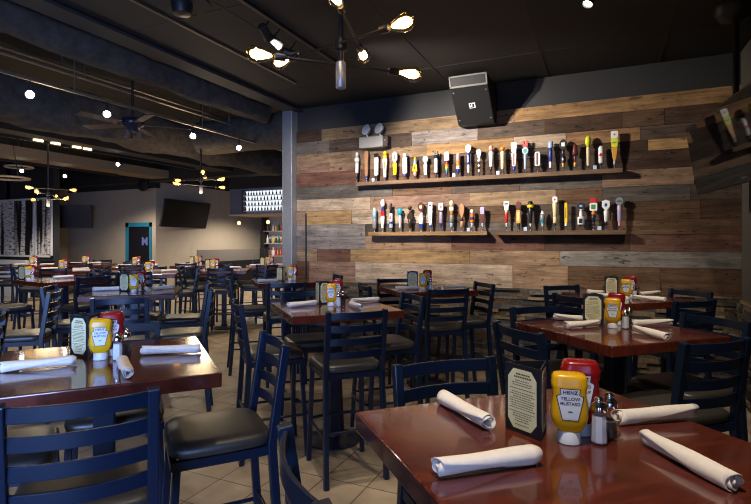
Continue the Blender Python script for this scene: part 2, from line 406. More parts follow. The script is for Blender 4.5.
# mural of birch trunks, in two panels
def birch_material():
    m = bpy.data.materials.new('birch_print'); m.use_nodes = True; nt = m.node_tree; N = nt.nodes; L = nt.links; b = N['Principled BSDF']
    tc = N.new('ShaderNodeTexCoord'); mp = N.new('ShaderNodeMapping'); mp.inputs['Scale'].default_value = (1, 1, .05); L.new(tc.outputs['Object'], mp.inputs[0])
    n1 = N.new('ShaderNodeTexNoise'); n1.inputs['Scale'].default_value = 3.4; n1.inputs['Detail'].default_value = 2; L.new(mp.outputs[0], n1.inputs[0])
    r1 = N.new('ShaderNodeValToRGB'); r1.color_ramp.elements[0].position = .43; r1.color_ramp.elements[1].position = .48; L.new(n1.outputs[0], r1.inputs[0])
    m2 = N.new('ShaderNodeMapping'); m2.inputs['Scale'].default_value = (3, 1, 11); L.new(tc.outputs['Object'], m2.inputs[0])
    n2 = N.new('ShaderNodeTexNoise'); n2.inputs['Scale'].default_value = 2; n2.inputs['Detail'].default_value = 5; L.new(m2.outputs[0], n2.inputs[0])
    r2 = N.new('ShaderNodeValToRGB'); r2.color_ramp.elements[0].position = .36; r2.color_ramp.elements[1].position = .5; L.new(n2.outputs[0], r2.inputs[0])
    mu = N.new('ShaderNodeMix'); mu.data_type = 'RGBA'; mu.blend_type = 'MULTIPLY'; mu.inputs[0].default_value = 1
    L.new(r1.outputs[0], mu.inputs[6]); L.new(r2.outputs[0], mu.inputs[7])
    ad = N.new('ShaderNodeMix'); ad.data_type = 'RGBA'; ad.inputs[6].default_value = (.01, .01, .01, 1); ad.inputs[7].default_value = (.78, .76, .74, 1)
    L.new(mu.outputs[2], ad.inputs[0]); L.new(ad.outputs[2], b.inputs['Base Color']); b.inputs['Roughness'].default_value = .5
    return m
MYw = 8.8
xm = wallx(52, MYw)[0]
struct(MB().bb(-19, xm+.02, MYw+.03, MYw+.2, 0, 4.0).build('wall_mural', M_wallblack))
mp_ = birch_material()
for k, (a, b) in enumerate(((xm-.72, xm), (-18.9, xm-.76))):
    r_ = empty('birch_mural', ((a+b)/2, MYw, 1.13), 0, ('narrow right' if k == 0 else 'wide left') + ' panel of black and white birch trunk mural', 'mural')
    h = (b-a)/2
    MB().bb(-h+.05, h-.05, -.01, .02, .05, 1.6).build('print', mp_, r_)
    f = MB(); f.bb(-h, -h+.05, -.02, .02, 0, 1.65); f.bb(h-.05, h, -.02, .02, 0, 1.65); f.bb(-h, h, -.02, .02, 0, .05); f.bb(-h, h, -.02, .02, 1.6, 1.65)
    f.build('frame', M_label, r_)
struct(MB().bb(-18.9, xm-.9, MYw-.16, MYw-.03, 0, 1.04).build('trim_8', M_label))
# bar soffit, back bar
SX0 = -9.25
struct(MB().bb(SX0, -4.3, 10.75, 11.9, 2.3, 2.98).build('soffit_bar', mat('blue_grey_panel', srgb(96, 100, 112), rough=.5)))
struct(MB().bb(SX0-.02, -4.3, 10.72, 11.92, 2.27, 2.3).build('trim_9', M_beige))
struct(MB().bb(SX0-.02, -4.3, 10.72, 11.92, 2.98, 4.0).build('trim_10', M_ceil2))
x0, x1 = wallx(246, 10.74)[0], wallx(300, 10.74)[0]
dc = empty('bottle_display', ((x0+x1)/2, 10.74, 0), 0, 'backlit wall case with rows of small bottles above the bar', 'display case')
hw = (x1-x0)/2; z0, z1 = 2.37, 2.90
MB().bb(-hw, hw, -.02, 0, z0, z1).build('lit_back', emit_mat('case_light', (.85, .92, 1.0), 1.15), dc)
f = MB(); f.bb(-hw-.03, -hw, -.14, 0, z0-.03, z1+.03); f.bb(hw, hw+.03, -.14, 0, z0-.03, z1+.03)
f.build('case_frame', M_wallblack, dc)
RZ = [z0 + .005 + k*.135 for k in range(4)]
for z in RZ: MB().bb(-hw, hw, -.13, -.02, z-.012, z).build('shelf', M_label, dc)
def bottle(name, m, h=.11, r=.02):
    r_ = empty(name, (0,0,0), 0, '-', 'bottle')
    MB().lathe([(r*.9,0),(r,.01),(r,h*.55),(r*.4,h*.72),(r*.36,h)], n=8).build('body', m, r_, smooth=True); return r_
q = random.Random(11)
cols = [(30,26,24),(60,34,20),(26,40,34),(90,60,30),(40,36,60)]
protos = [Maker(bottle('small_bottle', mat('small_bottle_%d' % i, srgb(*c), rough=.2))) for i, c in enumerate(cols)]
rown = ['bottom row', 'second row from bottom', 'third row from bottom', 'top row']
for k, z in enumerate(RZ):
    x = -hw + .05
    while x < hw*.98:
        q.choice(protos).put(((x0+x1)/2 + x, 10.67, z), 0, 'small dark bottle on the %s of the backlit case above the bar' % rown[k], 'small bottles on the ' + rown[k])
        x += q.uniform(.085, .12)
# back bar shelves with liquor bottles
bY = 15.0
x0, x1 = wallx(263.5, bY)[0], wallx(292, bY)[0]
bb_ = empty('back_bar', ((x0+x1)/2, bY, 0), 0, 'tall white back bar shelving with liquor bottles beyond the post', 'shelf unit')
hw = (x1-x0)/2
MB().bb(-hw, hw, .25, .3, .6, 2.5).build('back_panel', mat('white_tile', srgb(206, 204, 202), rough=.4), bb_)
for s_ in (-1, 1): MB().bb(s_*hw-.05, s_*hw+.05, -.05, .3, 0, 2.5).build('upright', M_black, bb_)
for z in (1.05, 1.5, 1.95): MB().bb(-hw, hw, -.05, .25, z-.03, z).build('shelf', M_steel, bb_)
lq = [Maker(bottle('liquor_bottle', mat('liquor_%d' % i, srgb(*c), rough=.2), .3, .042)) for i, c in enumerate([(150,30,24),(190,150,90),(40,30,26),(110,60,30),(206,196,186),(30,70,60)])]
for z, nm in ((1.05, 'bottom'), (1.5, 'middle'), (1.95, 'top')):
    for k in range(9):
        q.choice(lq).put(((x0+x1)/2 - hw + .12 + k*(2*hw-.24)/8, bY+.08, z), 0, 'liquor bottle on the %s shelf of the white back bar' % nm, 'liquor bottles on the ' + nm + ' shelf')
struct(MB().bb(-11.8, -11.3, 11.7, 15.4, 0, .92).build('wall_half', M_black))
tag(MB().bb(-11.36, -11.33, 11.7, 15.3, .92, 1.30).build('half_wall_screen', mat('smoked_glass', srgb(112, 108, 104), rough=.3)), 'low grey smoked glass screen on the half wall below the television', 'screen')
tag(MB().bb(-11.29, -11.06, 14.7, 14.95, 0, 1.32).build('service_stand', M_black, bevel=.02), 'black service stand at the right end of the half wall', 'stand')

# televisions
def television(name, loc, rz, tilt, w, h, label, arm=.2, scr=None):
    r_ = empty(name, loc, rz, label, 'television'); T = Matrix.Rotation(tilt, 4, 'X')
    MB().box((0,0,0), (w, .05, h), 0, T).build('bezel', M_black, r_, bevel=.006)
    MB().box(T @ Vector((0,-.0265,.006)), (w-.03, .004, h-.045), 0, T).build('screen', scr or mat('matte_screen', (.008, .008, .009), rough=.3, spec=.4), r_)
    mm = MB(); mm.box((0,.12,0), (.3, .2, .22)); mm.box((0,.1+arm/2,0), (.08, arm, .08)); mm.build('wall_mount', M_black, r_)
    return r_
p1, p2 = px_at(161, 213, 14.2), px_at(206.5, 215.5, 16.3)
mid = (p1+p2)/2
television('television', (mid.x+.05, mid.y, mid.z), math.atan2((p2-p1).y, (p2-p1).x), R(13), (p2-p1).length, .82, 'black flat television tilted down on the beige wall right of the door')
p1, p2 = px_at(53, 217, 14.6), px_at(91.5, 216, 15.0)
mid = (p1+p2)/2
television('television', mid, math.atan2((p2-p1).y, (p2-p1).x), R(12), (p2-p1).length, .68, 'black television in the far corner beside the birch mural', 1.6)
# television at the right, hung from the ceiling: far edge and near edge
A = Vector((.80, 5.72, 0)); B = Vector((1.0, 4.2, 0)); mid = (A+B)/2
tvr = television('television', (mid.x, mid.y, CAMZ+.775), math.atan2((B-A).y, (B-A).x), R(9), (B-A).length, .66, 'large dark television hanging from ceiling at right, reflecting the wall', .2, M_screen)
mt = MB(); mt.tube([(0, .09, .2), (0, .09, CEIL-CAMZ-.775-.05)], .025); mt.build('hanging_pole', M_black, tvr, smooth=True)
MB().lathe([(.02, CEIL-CAMZ-.775-.16), (.12, CEIL-CAMZ-.775-.12), (.16, CEIL-CAMZ-.775-.05), (.16, CEIL-CAMZ-.775)], (0, .09, 0)).build('ceiling_plate', M_black, tvr, smooth=True)

# ------------------------------------------------------------------ shelves and tap handles
SHY = WY - .028
def shelf(xa, xb, zt, label, warm):
    s = MB(); s.bb(xa, xb, SHY-.13, SHY, zt-.05, zt)
    s.tint = None
    o = s.build('wall_shelf', mat('shelf_wood_%d' % warm, srgb(*((112, 88, 66) if warm == 0 else (142, 108, 68) if warm == 1 else (96, 72, 48))), rough=.8, noise=.4, nscale=14, stretch=(.3, 2, 3), bump=.3), bevel=.004)
    return tag(o, label, 'shelf')
ZU, ZL = CAMZ + .80, CAMZ + .12
shelf(-3.08, .19, ZU, 'long upper plank shelf of tap handles on the board wall', 0)
shelf(-2.885, -1.29, ZL, 'lower left plank shelf of tap handles', 1)
shelf(-1.19, .225, ZL, 'lower right plank shelf of tap handles', 2)
HC = {'w': (232,232,230), 'k': (24,22,24), 'y': (240,200,20), 'o': (236,130,40), 'r': (190,30,34), 'b': (32,52,140), 'l': (150,180,210), 't': (176,128,90), 'c': (222,206,160), 'g': (60,140,90), 'n': (20,26,52), 'm': (92,40,36), 'd': (50,36,28), 'G': (128,132,136), 's': (190,192,198), 'L': (216,226,40), 'e': (206,150,60), 'v': (170,160,196), 'p': (226,150,150), 'T': (30,150,180)}
def hm(c): return mat('handle_' + {'w':'white','k':'black','y':'yellow','o':'orange','r':'red','b':'blue','l':'pale_blue','t':'tan','c':'cream','g':'green','n':'navy','m':'maroon','d':'brown','G':'grey','s':'silver','L':'lime','e':'amber','v':'lilac','p':'pink','T':'turquoise'}[c], srgb(*HC[c]), rough=.35)
# a handle from the shelf upwards: (shape, colour, height share, lower half width, upper half width[, name])
# shapes: c round, b flat paddle, o ball, d disc facing the room, h crest, x horns
def handle(px, ytop, ybot, segs, label):
    X, d = wallx(px, SHY-.07)
    zb = ZU if ybot < 190 else ZL
    H = max(.16, (ybot-ytop)*d/F*1.08)
    r_ = empty('tap_handle', (X, SHY-.07, zb), R(-6), label, 'tap handle', 'tap handles on the wall shelves')
    MB().lathe([(.016,0),(.016,.006),(.009,.01),(.009,.035),(.014,.04),(.014,.052)], n=12).build('ferrule', M_chrome, r_, smooth=True)
    z = .05; tot = H - .05; names = ['shaft', 'body', 'collar', 'badge', 'finial', 'tip']
    for i, sgm in enumerate(segs):
        sh, c, share, a, b = sgm[:5]; h = tot*share; s = MB(); k = 1.05; a *= 1.1; b *= 1.1
        if sh == 'c': s.lathe([(a*k*.7, z), (a*k, z+h*.08), ((a+b)/2*k, z+h*.5), (b*k, z+h*.92), (b*k*.75, z+h)], n=14)
        elif sh == 'b': s.prism([(-a*.8, z), (a*.8, z), (a, z+h*.08), (b, z+h*.9), (b*.8, z+h), (-b*.8, z+h), (-b, z+h*.9), (-a, z+h*.08)], -.011, .011)
        elif sh == 'o':
            s.lathe([(.001,z)] + [(a*math.sin(PI*j/8), z+h/2-h/2*math.cos(PI*j/8)) for j in range(1,8)] + [(.001,z+h)], n=14)
        elif sh == 'd':
            s.prism([(a*math.cos(2*PI*j/18), z+h/2+h/2*math.sin(2*PI*j/18)) for j in range(18)], -.012, .012)
        elif sh == 'h': s.prism([(-a*.2, z), (a*.2, z), (a, z+h*.35), (a, z+h*.85), (a*.5, z+h*.9), (0, z+h), (-a*.5, z+h*.9), (-a, z+h*.85), (-a, z+h*.35)], -.014, .014)
        elif sh == 'x':
            s.prism([(-a, z+h), (-a*.9, z), (a*.9, z), (a, z+h), (a*.35, z+h), (a*.2, z+h*.35), (-a*.2, z+h*.35), (-a*.35, z+h)], -.012, .012)
        elif sh == 's':   # leaning sail
            s.prism([(-a*.7, z), (a*.8, z), (a*.9, z+h*.4), (a*.7, z+h), (-a*.4, z+h*.8), (-a*1.1, z+h*.4)], -.012, .012)
        s.build(sgm[5] if len(sgm) > 5 else names[min(i, 5)], hm(c), r_, bevel=.002 if sh in 'bhdxs' else 0, smooth=sh in 'co')
        if len(sgm) > 6:   # a mark on the face of this piece: (shape, colour, half width, half height)
            ms, mc, mw, mh = sgm[6]
            fy = -(.0125 if sh in 'bdxs' else .0155 if sh == 'h' else max(a, b)*k+.0012)
            q = MB(); zc = z+h/2
            if ms == 'o': q.prism([(mw*math.cos(2*PI*j/12), zc+mh*math.sin(2*PI*j/12)) for j in range(12)], fy, fy+.006)
            elif ms == '*':
                q.prism([((mw if j % 2 == 0 else mw*.45)*math.sin(2*PI*j/10), zc+(mh if j % 2 == 0 else mh*.45)*math.cos(2*PI*j/10)) for j in range(10)], fy, fy+.006)
            else: q.box((0, fy+.003, zc), (2*mw, .006, 2*mh))
            q.build('mark', hm(mc), r_)
        z += h
    return r_
S = .03
UP = [
 (357,150,178,[('c','d',.22,.014,.013),('c','w',.38,.02,.022),('o','w',.26,.032,.032),('c','w',.14,.018,.016)],'white handle with round bulge, leftmost on the upper shelf'),
 (366.5,150,179,[('c','b',.1,.014,.014),('b','t',.9,.019,.026)],'plain tan wooden paddle handle, second from left on upper shelf'),
 (376.4,153,179,[('c','k',.1,.02,.02),('b','w',.74,.025,.028,'body',('b','r',.006,.09)),('b','k',.16,.03,.027)],'white handle with red lettering strip and black cap on upper shelf'),
 (385,151,179,[('b','w',.2,.014,.018),('b','w',.52,.02,.03,'body',('b','e',.01,.05)),('c','y',.12,.024,.024),('o','y',.16,.024,.02)],'white handle with yellow fruit tip on upper shelf'),
 (395,152,179,[('c','k',.08,.014,.014),('b','y',.46,.022,.026),('h','w',.46,.032,.032,'badge',('b','G',.012,.03))],'yellow handle with white crest badge on upper shelf'),
 (405,153,178,[('c','b',.12,.018,.018),('b','w',.72,.028,.028,'body',('b','l',.014,.05)),('o','w',.16,.026,.026)],'broad white handle with pale blue panel on upper shelf'),
 (415,157,178,[('o','p',.22,.022,.022),('b','y',.4,.03,.022,'body',('b','r',.01,.02)),('c','l',.22,.018,.014),('c','y',.16,.014,.006)],'yellow, blue and red parrot-like handle on upper shelf'),
 (425.5,155.5,177,[('b','w',.6,.016,.02),('h','w',.4,.03,.03)],'plain white handle widening to a point on upper shelf'),
 (436,151.5,176.5,[('c','k',.08,.016,.016),('c','w',.62,.022,.02,'body',('b','G',.006,.06)),('c','n',.14,.018,.024),('x','n',.16,.024,.024)],'white cylinder handle with dark crown on upper shelf'),
 (446.7,152,176,[('c','b',.14,.013,.013),('c','g',.1,.015,.015),('c','y',.1,.016,.016),('c','o',.1,.017,.017),('c','r',.1,.018,.018),('c','k',.06,.02,.02),('b','w',.4,.029,.029,'badge',('o','o',.013,.016))],'rainbow striped handle with white square badge on upper shelf'),
 (458,153.5,175.5,[('c','b',.2,.015,.017),('c','w',.18,.02,.02),('c','o',.22,.02,.022),('c','p',.4,.022,.02)],'slim handle in pink, orange, white and blue on upper shelf'),
 (468.4,145,175,[('c','w',.28,.013,.014),('c','b',.42,.017,.018,'body',('b','w',.006,.045)),('h','w',.3,.03,.03,'badge',('b','b',.006,.008))],'tall blue column handle with white shield top on upper shelf'),
 (479,149,174,[('o','w',.12,.012,.012),('o','d',.1,.013,.013),('o','w',.12,.014,.014),('o','d',.1,.014,.014),('o','w',.14,.016,.016),('h','w',.42,.023,.023)],'white and brown twisted handle with white leaf tip on upper shelf'),
 (491,144.5,172.5,[('c','k',.18,.012,.013),('c','w',.58,.019,.025),('o','p',.24,.026,.026)],'white handle with pink rounded head on upper shelf'),
 (502.5,145.5,172,[('c','k',.06,.014,.014),('c','c',.74,.018,.021),('o','o',.2,.025,.025)],'cream handle with orange ball top on upper shelf'),
 (514,142,171.5,[('c','b',.14,.016,.016),('b','w',.5,.018,.025,'body',('b','r',.01,.07)),('b','w',.36,.025,.033)],'wide topped white handle with red lettering on upper shelf'),
 (525.3,140,170.5,[('c','l',.52,.011,.017),('d','l',.26,.033,.033,'badge',('o','g',.02,.026)),('x','r',.22,.03,.03)],'pale blue handle with round green badge and red horns on upper shelf'),
 (537.5,151,170.5,[('c','k',.18,.013,.014),('b','w',.82,.026,.028,'body',('b','m',.012,.07))],'short white handle with maroon stripe on upper shelf'),
 (550.5,142,170.5,[('c','w',.24,.012,.013),('c','b',.5,.017,.018),('c','l',.26,.026,.024)],'royal blue column handle with pale blue cap on upper shelf'),
 (563.2,140,170,[('c','e',.16,.012,.014),('c','n',.22,.024,.026,'body',('o','w',.008,.014)),('c','n',.24,.012,.016),('d','k',.38,.038,.038,'badge',('b','w',.018,.022))],'navy handle with round black badge and gold foot on upper shelf'),
 (575,145,169.5,[('c','e',.2,.012,.012),('c','m',.3,.012,.014),('c','m',.5,.028,.018)],'dark maroon turned wood handle on upper shelf'),
 (588,136.7,169,[('c','c',.62,.013,.017),('o','L',.38,.03,.028)],'cream stick handle with lime green cone top on upper shelf'),
 (601,146,168,[('c','k',.1,.014,.014),('c','w',.84,.023,.025,'body',('o','r',.016,.018)),('o','w',.06,.02,.02)],'thick white cylinder handle with red badge on upper shelf'),
 (614.5,133,168,[('c','s',.12,.009,.01),('b','e',.4,.014,.028),('b','L',.26,.028,.033,'body',('b','G',.02,.008)),('b','w',.22,.033,.034,'badge',('*','r',.013,.016))],'tallest wooden paddle handle with red star, rightmost on upper shelf'),
]
LO = [
 (374.5,208,230.5,[('c','G',.5,.024,.024),('c','l',.4,.024,.023),('c','w',.1,.02,.015)],'grey blue cylinder handle, leftmost on lower left shelf'),
 (382.7,200,230.5,[('b','w',.42,.012,.026),('b','r',.18,.024,.02),('b','b',.12,.02,.014),('o','w',.28,.028,.028)],'white feather handle with round white top on lower left shelf'),
 (391,204,230.5,[('c','l',.18,.022,.022),('c','b',.08,.022,.022),('c','w',.34,.021,.02,'body',('b','r',.008,.02)),('c','k',.4,.018,.014)],'bottle shaped handle with black neck on lower left shelf'),
 (400,208,230.5,[('c','s',.62,.012,.016),('o','T',.38,.031,.031)],'silver handle with turquoise globe on lower left shelf'),
 (410,206,230,[('c','d',.4,.016,.024),('b','d',.26,.036,.03),('c','m',.14,.014,.012),('o','d',.2,.024,.024)],'dark brown figure shaped handle on lower left shelf'),
 (421,202.5,230,[('b','b',.16,.02,.026),('s','w',.46,.03,.03),('d','m',.38,.036,.036,'badge',('o','c',.02,.024))],'white sail shaped handle with brown ring on lower left shelf'),
 (430.5,202,229.5,[('c','b',.1,.012,.012),('b','w',.62,.016,.027,'body',('b','l',.014,.04)),('b','w',.28,.027,.027,'badge',('b','b',.02,.008))],'flat white paddle handle with blue labels on lower left shelf'),
 (441,203,229.5,[('c','b',.1,.013,.013),('c','m',.08,.018,.018),('c','v',.46,.019,.019),('c','m',.06,.02,.02),('b','w',.3,.028,.028,'badge',('b','G',.014,.016))],'lilac column handle with white square badge on lower left shelf'),
 (451.5,200.5,229.5,[('c','l',.16,.014,.016),('c','G',.3,.022,.02),('c','o',.16,.016,.018),('b','w',.14,.025,.025),('o','c',.24,.026,.026)],'grey and orange handle with cream skull-like head on lower left shelf'),
 (462,203,229.5,[('c','t',.26,.02,.02),('o','k',.12,.016,.016),('h','t',.62,.027,.027)],'brown leaf shaped wooden handle on lower left shelf'),
 (472,209,229.5,[('c','s',.26,.011,.013),('c','o',.16,.022,.022),('c','b',.12,.022,.022),('c','o',.2,.022,.022),('o','w',.26,.02,.02)],'orange and blue striped handle with white dome on lower left shelf'),
 (482.5,207,229.5,[('c','s',.2,.01,.011),('b','m',.44,.019,.021),('b','v',.36,.023,.025)],'maroon and lilac handle, rightmost on lower left shelf'),
 (506.5,201.5,229,[('c','s',.14,.01,.01),('c','r',.42,.011,.018),('c','c',.1,.018,.02),('b','w',.14,.022,.024),('b','w',.2,.03,.03,'badge',('b','k',.022,.008))],'red tapered handle with chequered head, leftmost on lower right shelf'),
 (518.5,201.5,229,[('c','k',.14,.013,.013),('b','e',.52,.025,.022,'body',('b','c',.012,.05)),('h','m',.34,.028,.028)],'gold handle with maroon head on lower right shelf'),
 (530.5,201.5,229,[('c','s',.12,.01,.01),('c','k',.62,.013,.024),('c','y',.12,.033,.033),('c','k',.14,.03,.02)],'black handle with yellow band on lower right shelf'),
 (542.5,210,228.5,[('c','s',.2,.01,.011),('c','T',.12,.018,.02),('c','G',.46,.022,.022),('c','w',.22,.02,.008)],'short grey handle with white tip on lower right shelf'),
 (555,197,228.5,[('c','k',.1,.012,.012),('c','c',.22,.018,.018),('c','c',.48,.018,.026),('b','w',.2,.024,.025,'badge',('o','r',.01,.013))],'pale wooden handle with red dot, tallest on lower right shelf'),
 (566,201.7,227.5,[('c','w',.14,.012,.012),('b','y',.86,.014,.014,'body',('b','k',.004,.06))],'thin yellow ruler-like handle on lower right shelf'),
 (581,201.7,227.5,[('c','k',.04,.016,.016),('c','w',.36,.032,.034,'body',('b','k',.018,.026)),('c','w',.26,.018,.013),('o','w',.06,.016,.016),('d','n',.28,.036,.036,'badge',('o','l',.018,.012))],'white bottle handle with round dark badge on lower right shelf'),
 (593.5,197.5,227.5,[('c','k',.14,.009,.01),('c','n',.24,.016,.02),('o','o',.16,.02,.02),('b','w',.28,.036,.036,'badge',('b','g',.022,.026)),('b','r',.18,.03,.028)],'handle with pale square badge and red top on lower right shelf'),
 (606,199,227.5,[('c','k',.16,.012,.014),('c','w',.42,.016,.022),('h','w',.42,.036,.036,'badge',('o','b',.014,.02))],'white vase handle with blue crest on lower right shelf'),
 (619.5,197,227.5,[('c','p',.12,.012,.013),('c','v',.6,.018,.021),('d','G',.28,.036,.036,'badge',('b','k',.024,.006))],'lilac column handle with grey disc, rightmost on lower right shelf'),
]
for a in UP + LO: handle(*a)
for px, zb, nm in ((373.5, ZU, 'near the left end of upper shelf'), (454, ZU, 'left of middle on upper shelf'), (498, ZU, 'right of middle on upper shelf'), (595, ZU, 'near the right end of upper shelf'), (468.5, ZL, 'on lower left shelf'), (525.5, ZL, 'on the lower right shelf, left one'), (599.5, ZL, 'on the lower right shelf, right one')):
    X = wallx(px, SHY-.11)[0]
    tag(MB().box((0, 0, .022), (.04, .022, .044)).build('price_card', mat('pale_blue_card', srgb(176, 200, 226), rough=.5), bevel=.003), 'small pale blue card block ' + nm, 'card', 'small cards on the tap shelves').location = (X, SHY-.112, zb)

# ------------------------------------------------------------------ emergency light, wall speaker, conduit on boards
X = wallx(374, 6.15)[0]
el = empty('emergency_light', (X-.02, WY-.024, CAMZ+1.255), 0, 'grey emergency light with two round lamp heads on the board wall', 'emergency light')
MB().bb(-.175, .175, -.14, 0, 0, .15).build('housing', mat('grey_housing', srgb(150, 148, 144), rough=.5), el, bevel=.006)
MB().bb(.172, .24, -.125, 0, .005, .145).build('side_cover', M_black, el, bevel=.004)
MB().box((.205, -.127, .085), (.003, .014, .014)).build('status_lamp', emit_mat('red_led', (1, .05, .05), 3), el)
for sx in (-.09, .1):
    h = MB().tube([(sx+.02, -.07, .15), (sx, -.09, .2)], .012).build('lamp_head', M_white, el)
    T = Matrix.Rotation(R(75), 4, 'X') @ Matrix.Rotation(R(-22), 4, 'Y')
    MB().lathe([(.03, -.05), (.06, -.035), (.07, 0), (.073, .012), (.064, .012)], (sx, -.09, .255), 20, T).build('shell', M_white, h, smooth=True)
    MB().lathe([(.012, .0), (.035, .004), (.062, .0135), (.062, .015), (.002, .016)], (sx, -.09, .255), 20, T).build('reflector', mat('lamp_lens', srgb(206, 212, 224), rough=.15), h, smooth=True)
sp = empty('wall_speaker', (-1.418, WY-.03, CAMZ+1.44), 0, 'black angled loudspeaker high on the wall above upper shelf', 'speaker')
M_spk = mat('speaker_black', (.014, .014, .016), rough=.5)
hw = .22
def P(x, Y, z): return Vector((x, Y-(WY-.03), z-1.44))
MB().rings([[P(x, 6.07, 1.43), P(x, 5.695, 1.784), P(x, 5.645, 1.90), P(x, WY-.03, 1.90), P(x, WY-.03, 1.43)] for x in (-hw, hw)]).build('cabinet', M_spk, sp, bevel=.006)
fx = lambda x, t, off: P(x, 5.695+(5.645-5.695)*t-off, 1.784+.116*t)
s = MB()
for a, b, t0, t1 in ((-hw, hw, -.04, .12), (-hw, hw, .9, 1.02), (-hw, -hw+.016, 0, 1), (hw-.016, hw, 0, 1)):
    s.hexa([fx(a, t0, .008), fx(b, t0, .008), fx(b, t0, -.004), fx(a, t0, -.004), fx(a, t1, .008), fx(b, t1, .008), fx(b, t1, -.004), fx(a, t1, -.004)])
s.build('bracket_frame', mat('grey_bracket', (.16, .15, .14), rough=.5), sp)
fd = Vector((0, 5.695-6.07, 1.784-1.43)); fu = fd.normalized(); fn_ = Vector((0, -fu.z, fu.y))
def f0(u, v, off=0): return P(u, 6.07, 1.43) + fu*v + fn_*off      # a point of the sloping front
def plate(nm, m, par, u0, u1, v0, v1, a, b):
    return MB().hexa([f0(u0, v0, b), f0(u1, v0, b), f0(u1, v0, a), f0(u0, v0, a), f0(u0, v1, b), f0(u1, v1, b), f0(u1, v1, a), f0(u0, v1, a)]).build(nm, m, par)
lo = plate('logo_plate', M_label, sp, -.036, .036, .225, .295, -.003, .004)
for u0, u1, v0, v1 in ((-.027, -.009, .262, .284), (.002, .024, .24, .286), (-.026, .012, .234, .246)): plate('logo_mark', M_ink, lo, u0, u1, v0, v1, 0, .0055)
for u, v in ((-.19, .45), (.19, .45), (-.19, .07), (.19, .07)): plate('screw', M_steel, sp, u-.007, u+.007, v-.007, v+.007, -.002, .004)
X = wallx(306, WY-.03)[0]
tag(MB().tube([(X, WY-.034, ZS+.01), (X, WY-.034, CAMZ+.40)], .012).build('wall_conduit', M_black, smooth=True), 'thin black conduit running up the boards beside the steel post', 'pipe')

# ------------------------------------------------------------------ chandeliers
def bulb(parent, p, direction, fil):
    dirv = Vector(direction).normalized(); T = dirv.to_track_quat('Z', 'Y').to_matrix().to_4x4()
    so = MB().lathe([(.012,-.05),(.019,-.045),(.02,0),(.016,.006)], p, 12, T).build('lamp_socket', M_black, parent, smooth=True)
    MB().lathe([(.014,.004),(.018,.02),(.034,.06),(.042,.09),(.040,.112),(.028,.132),(.004,.142)], p, 18, T).build('bulb_glass', M_bulb, so, smooth=True)
    MB().lathe([(.003,.02),(.012,.035),(.022,.07),(.024,.10),(.014,.118),(.002,.124)], p, 12, T).build('bulb_filament', fil, so, smooth=True)
def chandelier(loc, rz, label, top, arms, fil):
    r_ = empty('chandelier', loc, rz, label, 'chandelier')
    MB().tube([(0,0,-.21), (0,0,top)], .014, 12).build('stem', M_black, r_, smooth=True)
    MB().lathe([(.022,-.22),(.026,-.215),(.026,-.09),(.02,-.085)], n=14).build('lower_sleeve', M_steel, r_, smooth=True)
    MB().lathe([(.02,-.03),(.034,-.025),(.034,.025),(.02,.03)], n=14).build('hub', M_black, r_, smooth=True)
    MB().lathe([(.06,top-.03),(.06,top)], n=20).build('canopy', M_black, r_, smooth=True)
    for (a, b) in arms:
        a = Vector(a); b = Vector(b); u = (b-a).normalized()
        ar = MB().tube([a+u*.10, b-u*.10], .007).build('arm', M_black, r_, smooth=True)
        bulb(r_, a+u*.09, -u, fil); bulb(r_, b-u*.09, u, fil)
    return r_
hub = c2w(-.175, 2.53, CAMZ+.99)
def loc(xc, d, h): return c2w(xc, d, CAMZ+h) - hub
def arm(pa, pb, h):           # bulbs at the ends, heights relative to the hub
    a = loc(*pa, h); b = loc(*pb, h); return (a, b)
arms = [arm((-.175, 2.22), (-.072, 2.92), 1.083), arm((-.53, 2.77), (.13, 2.27), .99), arm((-.57, 2.41), (.20, 2.70), .90)]
chandelier(hub, 0, 'black three-arm chandelier with six glowing bulbs, nearest under the flat ceiling', CEIL-hub.z, arms, M_fil)
ch2 = px_at(201, 180, 8.3); ch3 = px_at(48, 194, 9.0)
chandelier(ch2, R(25), 'black arm chandelier with glowing bulbs over middle of the far dining room', 4.0-ch2.z, arms, M_fil2)
chandelier(ch3, R(-40), 'black arm chandelier with glowing bulbs in front of the birch mural', 4.0-ch3.z, arms, M_fil2)
for p in (ch2, ch3): light('chandelier_glow', 'POINT', (p.x, p.y, p.z-.3), 40, (1, .75, .45), shadow_soft_size=.2)

# ------------------------------------------------------------------ track lights
def spot_head(parent, p, aim, lens):
    d = (Vector(aim)-Vector(p)).normalized(); T = d.to_track_quat('Z', 'Y').to_matrix().to_4x4()
    h = MB().lathe([(.02,-.14),(.036,-.13),(.04,-.02),(.046,0),(.046,.012),(.038,.012),(.036,-.004)], p, 16, T).build('spot_head', M_black, parent, smooth=True)
    MB().lathe([(.034,-.006),(.034,-.002),(.001,0)], p, 14, T).build('spot_lens', lens, h)
    MB().tube([Vector(p)-d*.08, Vector(p)+Vector((0,0,.14))], .008).build('yoke', M_black, h)
TRX = -2.64
tl = empty('track_light', (TRX, 3.2, CEIL), 0, 'black track on flat ceiling with spotlight heads aimed at the board wall', 'track light')
MB().bb(-.018, .018, -2.6, 1.75, -.03, 0).build('rail', M_black, tl)
for a, b, e in SPOTS:
    d = (Vector(b)-Vector(a)).normalized(); p = Vector(a)-d*.03-Vector((TRX, 3.2, CEIL)); spot_head(tl, p, p+d, M_lens_s)
tl = empty('track_light', (-4.95, 4.0, 3.1), 0, 'long thin lighting track hanging below dining room beams with bright heads', 'track light')
rl = MB(); rl.bb(-.015, .015, -3.5, 3.3, 0, .03)
for y in (-2.6, -.6, 1.2, 3.0): rl.tube([(0, y, .03), (0, y, .9)], .006)
rl.build('rail', mat('galvanised'), tl)
